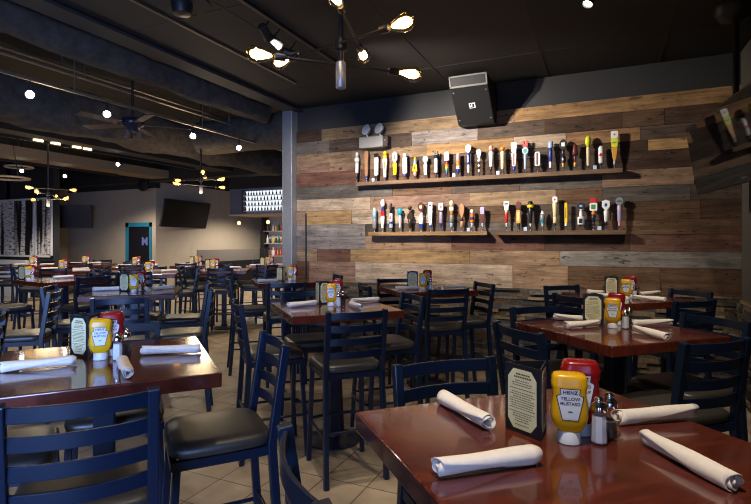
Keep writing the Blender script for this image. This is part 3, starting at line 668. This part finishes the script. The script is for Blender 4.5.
for px, py in ((30, 87), (107, 109), (193, 130), (239, 142)):
    t = (px-375.5)/F; d = -4.95/(t*math.cos(PSI)-math.sin(PSI)); p = c2w(t*d, d, 2.97)
    spot_head(tl, p - Vector((-4.95, 4.0, 3.1)), p - Vector((-4.95, 4.0, 3.1)) + (Vector((-.5, 0, 1.0))-p).normalized(), M_lens)
tl = empty('track_light', (-9.0, 7.0, 3.3), 0, 'short black track with bright spotlight heads near the beige wall', 'track light')
MB().bb(-.02, .02, -2.2, 2.2, 0, .05).build('rail', M_black, tl)
for px, py in ((118, 167.5),):
    t = (px-375.5)/F; d = -9.0/(t*math.cos(PSI)-math.sin(PSI)); p = c2w(t*d, d, 0); p = Vector((0, p.y-7.0, -.16))
    spot_head(tl, p, p + (Vector((2.5, -5, -1.4))).normalized(), M_lens)
tl = empty('track_light', (-11.4, 7.6, 3.25), 0, 'short black track with bright heads above the corner television', 'track light')
MB().bb(-.02, .02, -1.4, 1.4, 0, .05).build('rail', M_black, tl)
for y in (-.95, .0): spot_head(tl, Vector((0, y, -.16)), Vector((0, y, -.16)) + Vector((2.5, -2.5, -.9)).normalized(), M_lens)
# row of slot lamps let into the dark bulkhead
for k, (px, py) in enumerate(((24, 143.5), (39, 146.2), (58, 149.5), (68, 151.7))):
    p = px_at(px, py, 8.9 + .9*(px-24)/44)
    tag(MB().lathe([(.09, 0), (.09, .03), (.06, .035)], n=16).build('recessed_lamp', emit_mat('slot_glow', (1, .75, .42), 4)), '%s of four small amber recessed lamps in the dark bulkhead' % ('leftmost', 'second from left', 'third from left', 'rightmost')[k], 'ceiling light', 'amber recessed lamps').location = (-9.0, p.y, 3.318)
# bar pendants seen as two bright stars under the soffit
for k, (px, py, d) in enumerate(((239, 223, 13.6), (268, 222, 13.4))):
    p = px_at(px, py, d)
    pn = empty('pendant_lamp', p, 0, 'small glowing pendant under the bar soffit, ' + ('left' if k == 0 else 'right') + ' one', 'pendant')
    MB().lathe([(.002,-.05),(.04,-.03),(.045,0),(.03,.035),(.012,.05)], n=12).build('bulb', M_fil2, pn, smooth=True)
    MB().tube([(0,0,.05),(0,0,2.27-p.z)], .006).build('cord', M_black, pn)
# small downlight and round speaker on the flat ceiling, rings over the mural
p = at(588, 3, CEIL) if False else px_at(588, 2, (CEIL-.09-CAMZ)*F/239)
dl = empty('ceiling_spot', (p.x, p.y, CEIL), 0, 'small black spotlight on the flat ceiling right of the chandelier', 'ceiling light')
MB().lathe([(.05,-.02),(.05,0)], n=16).build('canopy', M_black, dl, smooth=True)
spot_head(dl, Vector((0,0,-.1)), Vector((-.35,-.35,-1)), M_lens_s)
p = px_at(182, 2, (CEIL-CAMZ)*F/239)
cs = empty('ceiling_speaker', (p.x, p.y, CEIL), 0, 'round ceiling fixture at the top edge left of chandelier', 'ceiling speaker')
MB().lathe([(.22,-.012),(.22,0)], n=28).build('ring_plate', M_darkceil, cs, smooth=True)
MB().lathe([(.03,-.11),(.07,-.10),(.085,-.04),(.085,-.012)], n=20).build('dome', M_black, cs, smooth=True)
for k, (px, py, d) in enumerate(((19, 167, 11.0), (8, 178, 10.0))):
    p = px_at(px, py, d)
    rg = empty('ring_pendant', p, 0, ('upper' if k == 0 else 'lower') + ' pale ring lamp hanging above the birch mural', 'pendant')
    s = MB(); n = 28; w_ = .26 if k == 0 else .36
    s.tube([(w_*math.cos(2*PI*j/n), w_*math.sin(2*PI*j/n), 0) for j in range(n+1)], .022, 8); s.build('ring', mat('ring_tan', srgb(178, 160, 132), rough=.4), rg, smooth=True)
    s = MB()
    for j in range(3): a = 2*PI*j/3; s.tube([(w_*math.cos(a), w_*math.sin(a), 0), (0, 0, 4.0-p.z)], .005)
    s.build('cord', M_black, rg)
# ceiling fan
p = px_at(132.5, 127, 6.2)
fn = empty('ceiling_fan', p, R(20), 'dark ceiling fan with lamp cluster hanging in the dining room', 'ceiling fan')
MB().tube([(0,0,.1),(0,0,4.0-p.z)], .015).build('down_rod', M_black, fn, smooth=True)
MB().lathe([(.05,.12),(.12,.10),(.14,.06),(.13,.02),(.07,-.02),(.06,-.06)], n=20).build('motor_housing', mat('fan_dark', (.02, .017, .03), rough=.3), fn, smooth=True)
for k in range(5):
    a = 2*PI*k/5+.5; M_ = Matrix.Rotation(R(12), 4, 'X'); q_ = Vector((math.cos(a)*.42, math.sin(a)*.42, .03))
    b = MB(); b.box(q_, (.5, .13, .008), a, M_); b.box(Vector((math.cos(a)*.16, math.sin(a)*.16, .03)), (.12, .03, .01), a); b.build('blade', mat('fan_blade', (.06, .045, .035), rough=.3), fn, bevel=.003)
for k in range(3):
    a = 2*PI*k/3+.3
    MB().lathe([(.035,-.14),(.03,-.09),(.014,-.05)], (.08*math.cos(a), .08*math.sin(a), 0), 12).build('lamp_shade', mat('fan_shade', (.14, .10, .08), rough=.3), fn, smooth=True)
p = px_at(131, 187, 13.4) if False else px_at(143, 184.5, 13.9)
ws = empty('wall_speaker', p, 0, 'round black speaker high on beige wall above the teal door', 'speaker')
MB().lathe([(.02,-.09),(.14,-.085),(.19,-.03),(.19,.02),(.12,.06)], (0,0,0), 20, Matrix.Rotation(R(90), 4, 'X') ).build('shell', M_black, ws, smooth=True)
MB().tube([(0,-.03,.0),(0,.3,.02)], .03).build('bracket', M_black, ws)

# ------------------------------------------------------------------ tables
def make_table():
    r_ = empty('dining_table', (0,0,0), 0, '-', 'table')
    MB().bb(-.426, .426, -.426, .426, 1.002, 1.06).build('tabletop', M_table, r_, bevel=.006, seg=3)
    MB().box((0,0,.53), (.085, .085, .94)).build('column', M_navy, r_, bevel=.008)
    MB().lathe([(.215,0),(.215,.012),(.17,.022),(.06,.04),(.055,.07)], n=36).build('base', M_navy, r_, smooth=True)
    MB().bb(-.2, .2, -.2, .2, .99, 1.0025).build('top_plate', M_navy, r_)
    return r_
# ------------------------------------------------------------------ chairs
def make_chair():
    r_ = empty('bar_chair', (0,0,0), 0, '-', 'chair')
    def yb(z): return (-.245 + .055*(z/.72)**.8 if z < .72 else -.19 - .06*(z-.72)/.41)
    for sx in (-1, 1):
        xs = [0, .25, .5, .72, .85, 1.0, 1.13]
        MB().tube([(sx*(.195+.012*max(0, (.72-z))/.72), yb(z), z) for z in xs], (.0165, .0185), square=True, up=(0,1,0)).build('back_leg', M_navy, r_, bevel=.004)
        MB().tube([(sx*.205, .225, 0), (sx*.185, .185, .71)], .0155, square=True, up=(0,1,0)).build('front_leg', M_navy, r_, bevel=.004)
    for zt in (1.122, 1.036, .950, .864):
        s = MB(); n = 9; rg = []
        for i in range(n):
            x = -.185 + .37*i/(n-1); y = yb(zt-.022) - .034*(1-(x/.185)**2)
            rg.append([(x, y-.006, zt-.046), (x, y+.006, zt-.046), (x, y+.005, zt), (x, y-.007, zt)])
        s.rings(rg); s.build('slat', M_navy, r_, bevel=.002, smooth=True)
    s = MB(); s.bb(-.2, .2, -.2, -.17, .678, .715); s.bb(-.2, .2, .185, .21, .678, .715); s.bb(-.207, -.18, -.19, .2, .678, .715); s.bb(.18, .207, -.19, .2, .678, .715)
    s.build('seat_frame', M_navy, r_)
    # cushion: rounded square, domed
    s = MB(); n = 28; rg = []
    for k, z in ((.92, .714), (1.0, .720), (1.03, .738), (1.015, .755), (.95, .766), (.72, .772), (.08, .775)):
        ring = []
        for i in range(n):
            a = 2*PI*i/n; c, d = math.cos(a), math.sin(a); e = .34
            ring.append((.206*k*math.copysign(abs(c)**e, c)*(1 - .04*(d < 0)*abs(d)), .202*k*math.copysign(abs(d)**e, d)+.008, z))
        rg.append(ring)
    s.rings(rg); s.build('seat', M_vinyl, r_, smooth=True)
    s = MB(); s.tube([(-.197, .205, .30)] + [(-.197*math.cos(PI*j/10), .205+.055*math.sin(PI*j/10), .30) for j in range(1, 10)] + [(.197, .205, .30)], .011, 8); s.build('footrest', M_navy, r_, smooth=True)
    for sx in (-1, 1): MB().tube([(sx*.2, -.205, .30), (sx*.197, .205, .30)], .010).build('stretcher', M_navy, r_, smooth=True)
    MB().tube([(-.2, -.215, .34), (.2, -.215, .34)], .010).build('stretcher', M_navy, r_, smooth=True)
    return r_
# ------------------------------------------------------------------ table things
def superring(hw, hd, z, e=.5, n=32):
    out = []
    for i in range(n):
        a = 2*PI*i/n; c, d = math.cos(a), math.sin(a)
        out.append((hw*math.copysign(abs(c)**e, c), hd*math.copysign(abs(d)**e, d), z))
    return out
MU = [(.024,.021,.034),(.034,.025,.044),(.042,.0285,.058),(.0455,.030,.076),(.0445,.0298,.098),(.0415,.029,.118),(.0405,.0285,.136),(.043,.029,.154),(.0445,.0285,.163),(.0425,.0275,.168),(.0425,.0275,.178),(.038,.024,.187),(.028,.017,.190)]
KE = [(.025,.022,.036),(.036,.026,.048),(.046,.030,.064),(.050,.032,.09),(.048,.032,.12),(.046,.031,.15),(.050,.032,.176),(.051,.032,.188),(.047,.030,.193),(.047,.030,.200),(.042,.026,.208),(.03,.018,.211)]
MU = [(a, b, z*.945) for a, b, z in MU]; KE = [(a, b, z*.945) for a, b, z in KE]
def surf_y(prof, x, z, e=.5):
    for (a, b, z0), (c, d, z1) in zip(prof, prof[1:]):
        if z0 <= z <= z1: t = (z-z0)/(z1-z0); hw = a+(c-a)*t; hd = b+(d-b)*t; break
    else: hw, hd = prof[-1][:2]
    u = min(.999, abs(x)/hw)
    return -hd*(1-u**(2/e))**(e/2)
def make_bottle(kind):
    prof = MU if kind == 'mustard' else KE
    r_ = empty(kind + '_bottle', (0,0,0), 0, '-', 'bottle')
    MB().rings([superring(a, b, z) for a, b, z in prof]).build('bottle_body', M_mustard if kind == 'mustard' else M_ketchup, r_, smooth=True)
    z = prof[0][2]
    MB().lathe([(.026,0),(.029,.002),(.028,z-.004),(.0245,z+.001)], n=24, sy=.9).build('cap', M_white, r_, smooth=True)
    # keystone label on both broad faces
    zs = prof[2][2]+.012; ze = prof[-6][2]-.002
    def lw(t): return .018 + .0125*t/.70 if t < .70 else (.0305 if t < .76 else .0305-.0095*(t-.76)/.06 if t < .82 else .021 + .002*(t-.82)/.18)
    def patch(grow, off, z0, z1, nm, m, par, face):
        s = MB(); rg = []; nz = 34; nx = 11
        for i in range(nz+1):
            t = i/nz; z = z0+(z1-z0)*t; w_ = lw(t)*grow
            rg.append([(face*x, face*(surf_y(prof, x, z)-off), z) for x in [-w_+2*w_*k/(nx-1) for k in range(nx)]])
        s.rings(rg, cap=False, closed=False); return s.build(nm, m, par, smooth=True)
    for face in (1, -1):
        lb = patch(1.09, .0007, zs-.002, ze+.002, 'label_border', M_ink, r_, face)
        patch(1.0, .0011, zs, ze, 'label_face', M_label, lb, face)
        hgt = ze-zs
        def pl(cx, cz):
            def f(v): x = v.x+cx; z = v.y+cz; return Vector((face*x, face*(surf_y(prof, x, z)-.0014-v.z), z))
            return f
        text_mesh('HEINZ', .0122, 'brand_lettering', M_ink, lb, pl(0, zs+hgt*.90), .0002)
        if kind == 'mustard':
            text_mesh('YELLOW', .0118, 'label_lettering', M_ink, lb, pl(0, zs+hgt*.69), .0002)
            text_mesh('MUSTARD', .0106, 'label_lettering', M_ink, lb, pl(0, zs+hgt*.53), .0002)
            MB().prism([(.006*math.cos(2*PI*j/12), zs+hgt*.27+.0022*math.sin(2*PI*j/12)) for j in range(12)], face*(surf_y(prof, 0, zs+hgt*.27)-.0016), face*(surf_y(prof, 0, zs+hgt*.27)-.0004)).build('label_emblem', M_green, lb)
        else:
            text_mesh('TOMATO', .0112, 'label_lettering', M_ink, lb, pl(0, zs+hgt*.69), .0002)
            text_mesh('KETCHUP', .0104, 'label_lettering', M_ink, lb, pl(0, zs+hgt*.54), .0002)
    return r_
def make_shaker(kind):
    r_ = empty(kind + '_shaker', (0,0,0), 0, '-', 'shaker')
    T = Matrix.Rotation(PI/8, 4, 'Z')
    MB().lathe([(.021,.0),(.0225,.004),(.0215,.05),(.018,.086)], n=8, M=T).build('glass_body', M_glass, r_)
    fill = .074 if kind == 'salt' else .05
    MB().lathe([(.0185,.005),(.0195,.008),(.0175,fill-.004),(.016,fill)], n=8, M=T).build('contents', M_salt if kind == 'salt' else M_pepper, r_)
    MB().lathe([(.0195,.084),(.02,.088),(.0195,.096),(.017,.102),(.011,.107),(.0105,.109),(.012,.114),(.009,.119),(.002,.121)], n=20).build('metal_cap', M_chrome, r_, smooth=True)
    return r_
def make_menu():
    r_ = empty('menu_holder', (0,0,0), 0, '-', 'menu holder')
    L_, H_ = .115, .185; rad = L_/math.sqrt(3)
    V = [Vector((rad*math.cos(a), rad*math.sin(a), 0)) for a in (R(-90), R(30), R(150))]   # one edge points to -Y
    for i in range(3):
        a, b = V[i], V[(i+1) % 3]; u = (b-a).normalized(); nrm = Vector((u.y, -u.x, 0)); c = (a+b)/2
        T = Matrix.Translation(c) @ Matrix(((u.x, nrm.x, 0, 0), (u.y, nrm.y, 0, 0), (0, 0, 1, 0), (0, 0, 0, 1)))
        bd = MB().prism([(-L_/2, 0), (L_/2, 0), (L_/2, H_), (-L_/2, H_)], -.002, .002, T).build('board', M_menu, r_)
        w_, c_ = .047, .018
        MB().prism([(-w_+c_, .012), (w_-c_, .012), (w_, .012+c_*1.3), (w_, .173-c_*1.3), (w_-c_, .173), (-w_+c_, .173), (-w_, .173-c_*1.3), (-w_, .012+c_*1.3)], .002, .0028, T).build('menu_sheet', M_paper, bd)
        q = random.Random(i); s = MB()
        for x_, h_, ww in ((0, .158, .02), (0, .150, .026)):
            x = -ww
            while x < ww: k = q.uniform(.003, .007); s.prism([(x, h_), (x+k, h_), (x+k, h_+.0045), (x, h_+.0045)], .0026, .0031, T); x += k+.0012
        z = .141
        while z > .022:
            ww = q.uniform(.028, .042) if z < .14 and z > .04 else .022; x = -ww
            while x < ww:
                k = q.uniform(.003, .009); s.prism([(x, z), (min(x+k, ww), z), (min(x+k, ww), z+.0022), (x, z+.0022)], .0026, .0031, T); x += k+.0016
            z -= .0062 if q.random() < .8 else .0095
        s.build('menu_print', M_print, bd)
    return r_
def make_napkin(seed):
    q = random.Random(seed); r_ = MB(); Ln = .25; st = 14; turns = 2.6; n = 54; rg = []
    for i in range(st+1):
        t = i/st; x = -Ln/2 + Ln*t; end = 2*PI*turns - (1.9*t if seed % 2 else 1.9*(1-t)); ring = []
        wob = .0012*math.sin(t*7+seed)
        for k in range(n):
            a = end*k/(n-1); r = .0075 + .0165*(a/(2*PI*turns))**.8 + (.0012*math.sin(3*a+seed)) + wob
            if k > n-6: r += .0012
            xx = x + (.006*math.sin(a*1.7+seed) if i in (0, st) else 0)
            ring.append((xx, r*math.cos(a+.6), .0225+.88*r*math.sin(a+.6)))
        rg.append(ring)
    r_.rings(rg, cap=False, closed=False)
    o = r_.build('napkin_roll', M_nap, smooth=True)
    m = o.modifiers.new('cloth', 'SOLIDIFY'); m.thickness = .0016; m.offset = 0
    zmin = min(v.co.z for v in o.data.vertices)
    for v in o.data.vertices: v.co.z += .001 - zmin
    return tag(o, '-', 'napkin')
class Solo(Maker):
    def __init__(s, o): s.root = o; s.used = False; KIDS[o.name] = []
TBL, CHR = Maker(make_table()), Maker(make_chair())
MUS, KET = Maker(make_bottle('mustard')), Maker(make_bottle('ketchup'))
SAL, PEP, MEN = Maker(make_shaker('salt')), Maker(make_shaker('pepper')), Maker(make_menu())
NAP = [Solo(make_napkin(k)) for k in (1, 2, 3, 4)]
ZT = 1.06
TH = {}
def table(key, xc, d, rot, desc, label, sx=1, sy=1):
    TH[key] = (Vector((xc, d)), R(rot), desc)
    TBL.put(c2w(xc, d, 0), R(rot)+PSI, label, 'square mahogany dining tables').scale = (sx, sy, 1)
def chair(key, side, u, v, label):
    """u, v: where the top of the chair back stands in the table's own directions"""
    c, th, desc = TH[key]
    U = Vector((math.cos(th), math.sin(th))); V = Vector((-math.sin(th), math.cos(th)))
    f = {'l': U, 'r': -U, 'n': V, 'f': -V}[side]
    o = c + U*u + V*v + f*.25
    CHR.put(c2w(o.x, o.y, 0), math.atan2(f.y, f.x) - PI/2 + PSI, label, 'navy ladder-back bar chairs')
def nap(i, a, b, label):
    a = at(*a, ZT); b = at(*b, ZT); m = (a+b)/2
    NAP[i % 4].put((m.x, m.y, ZT), math.atan2((b-a).y, (b-a).x), label, 'rolled napkins')
def thing(mk, px, py, label, group, turn=0):
    p = at(px, py, ZT); mk.put(p, PSI + math.atan2(-(px-375.5), F) + R(turn), label, group)

table('T1', .502, 1.275, 19.5, 'nearest right table', 'reddish mahogany square table at the front right corner', 1.05, 1.0)
table('T2', 1.42, 2.985, 18.8, 'middle right table', 'dark mahogany table behind the front right one', .96, .96)
table('T3', 2.27, 4.65, 19, 'right table by the stone wall', 'mahogany table against the stone wall at right')
table('T4', -.335, 3.986, 21.5, 'center table', 'mahogany table in the middle of the picture')
table('T5', .557, 5.552, 16.2, 'center table by the stone wall', 'mahogany table by the stone wall below the lower left shelf')
table('T6', -1.176, 2.173, 26.1, 'front left table', 'glossy maroon table at the front left')
table('T7', -2.504, 5.21, 16.5, 'violet-lit table', 'violet-lit table behind the front left one')
table('T8', -4.23, 6.79, -32, 'left table before the mural', 'table at far left with violet-lit edge and tan stools')
table('T9', -2.75, 9.1, 10, 'red table before the half wall', 'reddish table on a round base before the grey half wall')
table('T10', -3.68, 8.15, 17, 'table before the teal door', 'blue-lit table between the violet-lit one and teal door')
table('T12', -1.16, 6.6, 19, 'table beside the steel post', 'dark table beside the foot of the steel post')
table('T13', -2.25, 10.4, 15, 'table before the back bar', 'table in front of the back bar bottles')
table('T11', -3.95, 10.9, 12, 'table under the tilted television', 'far table under the tilted television on the beige wall')
table('T18', -5.0, 10.3, 15, 'far table left of the teal door', 'far table in front of the teal doorway')
table('T16', -6.45, 11.35, 12, 'far table at the beige wall corner', 'far table right of the birch mural by beige wall')
table('T15', -5.6, 9.0, 14, 'table with three napkins at left', 'table between the mural and the violet-lit table')
table('T14', -7.45, 10.55, 10, 'far table under the mural', 'farthest left table right under the birch mural')

# chairs round the near tables
chair('T1', 'f', -.02, .66, 'navy ladder-back chair behind the front right table, back half seen over its far edge')
chair('T1', 'l', -.70, 0, 'navy chair at lower middle, cropped, left of the front right table')
chair('T2', 'l', -.755, -.115, 'navy ladder-back chair left of the middle right table, curved slats in view')
chair('T2', 'f', -.13, .56, 'navy chair tucked at the far side of the middle right table')
chair('T2', 'n', -.10, -.71, 'black ladder-back chair at right with its back to the camera before the middle right table')
chair('T2', 'r', .56, -.2, 'black chair tucked at the right side of the middle right table')
chair('T3', 'l', -.77, -.24, 'black chair left of the right table by the stone wall')
chair('T3', 'f', -.2, .56, 'black chair between the right stone wall table and the wall')
chair('T3', 'r', .56, -.26, 'black chair at the right side of the right stone wall table')
chair('T3', 'n', -.11, -.84, 'black chair with its back to camera before the right stone wall table')
chair('T5', 'n', -.1, -.816, 'black chair with its back to camera before the center stone wall table')
chair('T5', 'r', .56, -.3, 'black chair at the right of the center stone wall table, against the stone')
chair('T5', 'f', -.19, .56, 'black chair behind the center stone wall table')
chair('T5', 'l', -.76, -.2, 'black chair left of the center stone wall table')
chair('T4', 'n', -.07, -.77, 'navy ladder-back chair with its back to the camera before the center table')
chair('T4', 'r', .70, 0, 'black chair at the right side of the center table')
chair('T4', 'l', -.74, 0, 'navy chair seen edge-on at the left side of the center table')
chair('T4', 'f', -.10, .58, 'navy chair tucked behind the center table')
chair('T6', 'r', .70, -.17, 'navy chair with wide tan-lit seat at the right of the front left table')
chair('T6', 'n', -.03, -.79, 'blue ladder-back chair in the lower left corner, back to camera')
chair('T6', 'f', .04, .58, 'blue chair tucked behind the front left table')
chair('T6', 'l', -.64, -.03, 'blue chair tucked at the left end of the front left table')
chair('T7', 'n', .1, -1.3, 'blue chair with its back to camera before the violet-lit table')
chair('T7', 'r', .78, -.85, 'dark chair seen edge-on right of the violet-lit table')
chair('T7', 'f', -.02, .66, 'blue chair on the far side of the violet-lit table')
chair('T7', 'r', .72, .1, 'dark chair close at the right end of the violet-lit table')
chair('T7', 'l', -.8, .05, 'blue chair at the left end of the violet-lit table')
TH['TX'] = (Vector((-3.06, 2.84)), R(19), 'table out of view')
chair('TX', 'r', .75, 0, 'dark curved-slat chair cut by the left edge of the picture')
chair('TX', 'r', .70, 1.56, 'blue slanting ladder-back chair left of the violet-lit table')
chair('T8', 'r', .75, 0, 'blue chair with its back to the right of the left mural table')
chair('T8', 'n', -.1, -.86, 'blue chair with tan seat before the left mural table')
chair('T8', 'f', 0, .66, 'dark chair behind the left mural table')
chair('T12', 'l', -.76, -.3, 'tall dark chair with tan seat left of the steel post table')
chair('T12', 'n', -.19, -1.15, 'navy chair with its back to camera before the steel post table')
chair('T12', 'r', .66, -.1, 'dark chair between the steel post table and the board wall')
chair('T12', 'f', 0, .66, 'dark chair behind the steel post table')
def ring_chairs(key, nm, sides='lrnf'):
    q = random.Random(key)
    txt = {'l': 'left of', 'r': 'right of', 'n': 'in front of', 'f': 'behind'}
    for s in sides:
        r, o = q.uniform(.66, .8), q.uniform(-.12, .12)
        u, v = {'l': (-r, o), 'r': (r, o), 'n': (o, -r), 'f': (o, r)}[s]
        chair(key, s, u, v, 'dark ladder-back chair ' + txt[s] + ' the ' + nm)
ring_chairs('T9', 'reddish table before the half wall'); ring_chairs('T10', 'blue-lit table near the teal door')
ring_chairs('T13', 'table before the back bar'); ring_chairs('T11', 'far table under the tilted television', 'nf')
ring_chairs('T18', 'far table before the teal door', 'lnf'); ring_chairs('T16', 'far table by the beige wall corner', 'rnf')
ring_chairs('T15', 'table between mural and violet-lit table', 'lrn'); ring_chairs('T14', 'far table under the birch mural', 'lnf')

# ------------------------------------------------------------------ things on the near tables, placed on the table plane
def cset(desc, mus, ket=None, sal=None, pep=None, men=None, mturn=0, bturn=0):
    thing(MUS, *mus, 'yellow mustard bottle on the ' + desc, 'mustard bottles', bturn)
    if ket: thing(KET, *ket, 'red ketchup bottle on the ' + desc, 'ketchup bottles', bturn)
    if sal: thing(SAL, *sal, 'glass salt shaker on the ' + desc, 'salt shakers')
    if pep: thing(PEP, *pep, 'glass pepper shaker on the ' + desc, 'pepper shakers')
    if men: thing(MEN, *men, 'three-sided dark menu holder on the ' + desc, 'menu holders', mturn)
D = {1: 'nearest front right table', 2: 'middle right table', 3: 'right table by the stone wall', 4: 'center table', 5: 'center table by the stone wall', 6: 'front left table', 7: 'violet-lit table'}
cset(D[1], (569, 442), (580, 433.5), (599, 443.5), (609.5, 438.5), (530.5, 431.5), 22, 6)
nap(0, (444, 404), (487, 430), 'rolled cream napkin left of the menu on the front right table')
nap(1, (431, 479), (540, 462), 'rolled cream napkin lying nearest the camera on front right table')
nap(2, (612, 425), (698, 418), 'rolled cream napkin behind the shakers on the front right table')
nap(3, (642, 443), (741, 495), 'rolled cream napkin at the right edge of the picture')
cset(D[2], (612.5, 328), (616.5, 325), (625.5, 328.8), (629, 326), (594, 323.2), 52)
nap(0, (559, 329.5), (604, 326), 'rolled napkin at the near left on the middle right table')
nap(1, (561, 320.5), (588, 322.5), 'rolled napkin left of the menu on the middle right table')
nap(2, (632, 326.5), (671, 326), 'rolled napkin right of the shakers on the middle right table')
nap(3, (634, 332), (669, 341), 'rolled napkin slanting to the right corner of the middle right table')
cset(D[3], (626, 299.5), (631, 297.8), (634.5, 299), (637, 298), (612, 296), 52)
nap(0, (595, 294.2), (607, 295), 'rolled napkin at the far left on the right stone wall table')
nap(1, (594, 297.5), (611, 298.2), 'rolled napkin left of the menu on the right stone wall table')
nap(2, (638, 296.2), (661, 295), 'rolled napkin at the far right on the right stone wall table')
nap(3, (639, 300), (660, 301.5), 'rolled napkin at the near right on the right stone wall table')
cset(D[4], (331, 306), (337, 303.6), (338.4, 306.6), (343, 305.5), (321.5, 303.6), -14)
nap(0, (285, 308), (319, 305), 'rolled napkin at the left on the center table')
nap(1, (349, 303.5), (381, 301.5), 'rolled napkin at the far right on the center table')
nap(2, (351, 306), (362, 310.5), 'rolled napkin pointing at the camera on the center table')
cset(D[5], (423, 290), (427.5, 288), (430.3, 289), None, (413, 288), 52)
nap(0, (396, 290), (419, 289.7), 'rolled napkin at the left on the center stone wall table')
nap(1, (434, 288.3), (440, 291), 'short-looking napkin pointing at camera on the center stone wall table')
nap(2, (443, 289), (466, 288.3), 'rolled napkin at the right on the center stone wall table')
cset(D[6], (100.5, 359.5), (112, 355.5), (117.5, 360), (126.5, 355.5), (86, 355), 6, -4)
nap(0, (-2, 373), (78, 365), 'rolled napkin at the left edge on the front left table')
nap(1, (139, 355.5), (203, 353), 'rolled napkin at the right on the front left table')
nap(2, (122, 364), (128.5, 381), 'rolled napkin pointing at the camera on the front left table')
cset(D[7], (133.7, 292.5), (141, 290), (139, 291.5), (143.5, 290.5), (126.5, 291), 20)
nap(0, (92, 291.2), (121, 290.4), 'rolled napkin at the left on the violet-lit table')
nap(1, (149, 290.8), (177, 288), 'rolled napkin at the right on the violet-lit table')
nap(2, (144, 289), (150, 293.5), 'napkin pointing at the camera on the violet-lit table')
# far tables
def far(key, desc, m, nps, men=None, ket=True):
    thing(MUS, *m, 'small far mustard bottle on the ' + desc, 'mustard bottles', 0)
    if ket: thing(KET, m[0]+3.6, m[1]-.3, 'small far ketchup bottle on the ' + desc, 'ketchup bottles')
    thing(SAL, m[0]+4.2, m[1]+.5, 'small far salt shaker on the ' + desc, 'salt shakers')
    if men: thing(MEN, *men, 'far menu holder on the ' + desc, 'menu holders', 14)
    for k, (a, b) in enumerate(nps): nap(k, a, b, ('first rolled napkin from left on the ', 'second rolled napkin from left on the ', 'third rolled napkin from left on the ')[k] + desc)
far('T8', 'left table before the mural', (28, 280), [((57, 278.7), (70, 278))], (24, 279.3))
far('T9', 'reddish table before the half wall', (213, 269.6), [((229, 268.2), (242, 268.6))], (209, 269.3))
far('T10', 'blue-lit table near teal door', (148, 273.2), [((160, 272.3), (178, 271.6))])
far('T12', 'table beside the steel post', (290.5, 280.3), [((259, 282.5), (277, 282))], (281.5, 281))
far('T13', 'table before the back bar', (268, 266), [((250, 266.2), (262, 265.9)), ((277, 265.7), (287, 265.5))], (263.5, 266))
far('T11', 'far table under the tilted television', (196.5, 265), [((180, 265.2), (191, 265.2))], (193, 265))
far('T18', 'far table before teal door', (134.5, 266.2), [((120, 266.6), (130, 266.4)), ((146, 266), (156, 265.8))])
far('T16', 'far table by the beige wall corner', (84, 264.3), [((72, 264), (80, 264)), ((90, 264), (100, 263.6))])
far('T15', 'table between mural and violet-lit table', (61.5, 270.5), [((42, 270), (57, 269.6)), ((73, 270.4), (88, 269.8)), ((73, 271.8), (90, 271.4))])
far('T14', 'far table under birch mural', (31.5, 265.6), [((13, 265.6), (25, 265)), ((41, 265.4), (53, 265))])
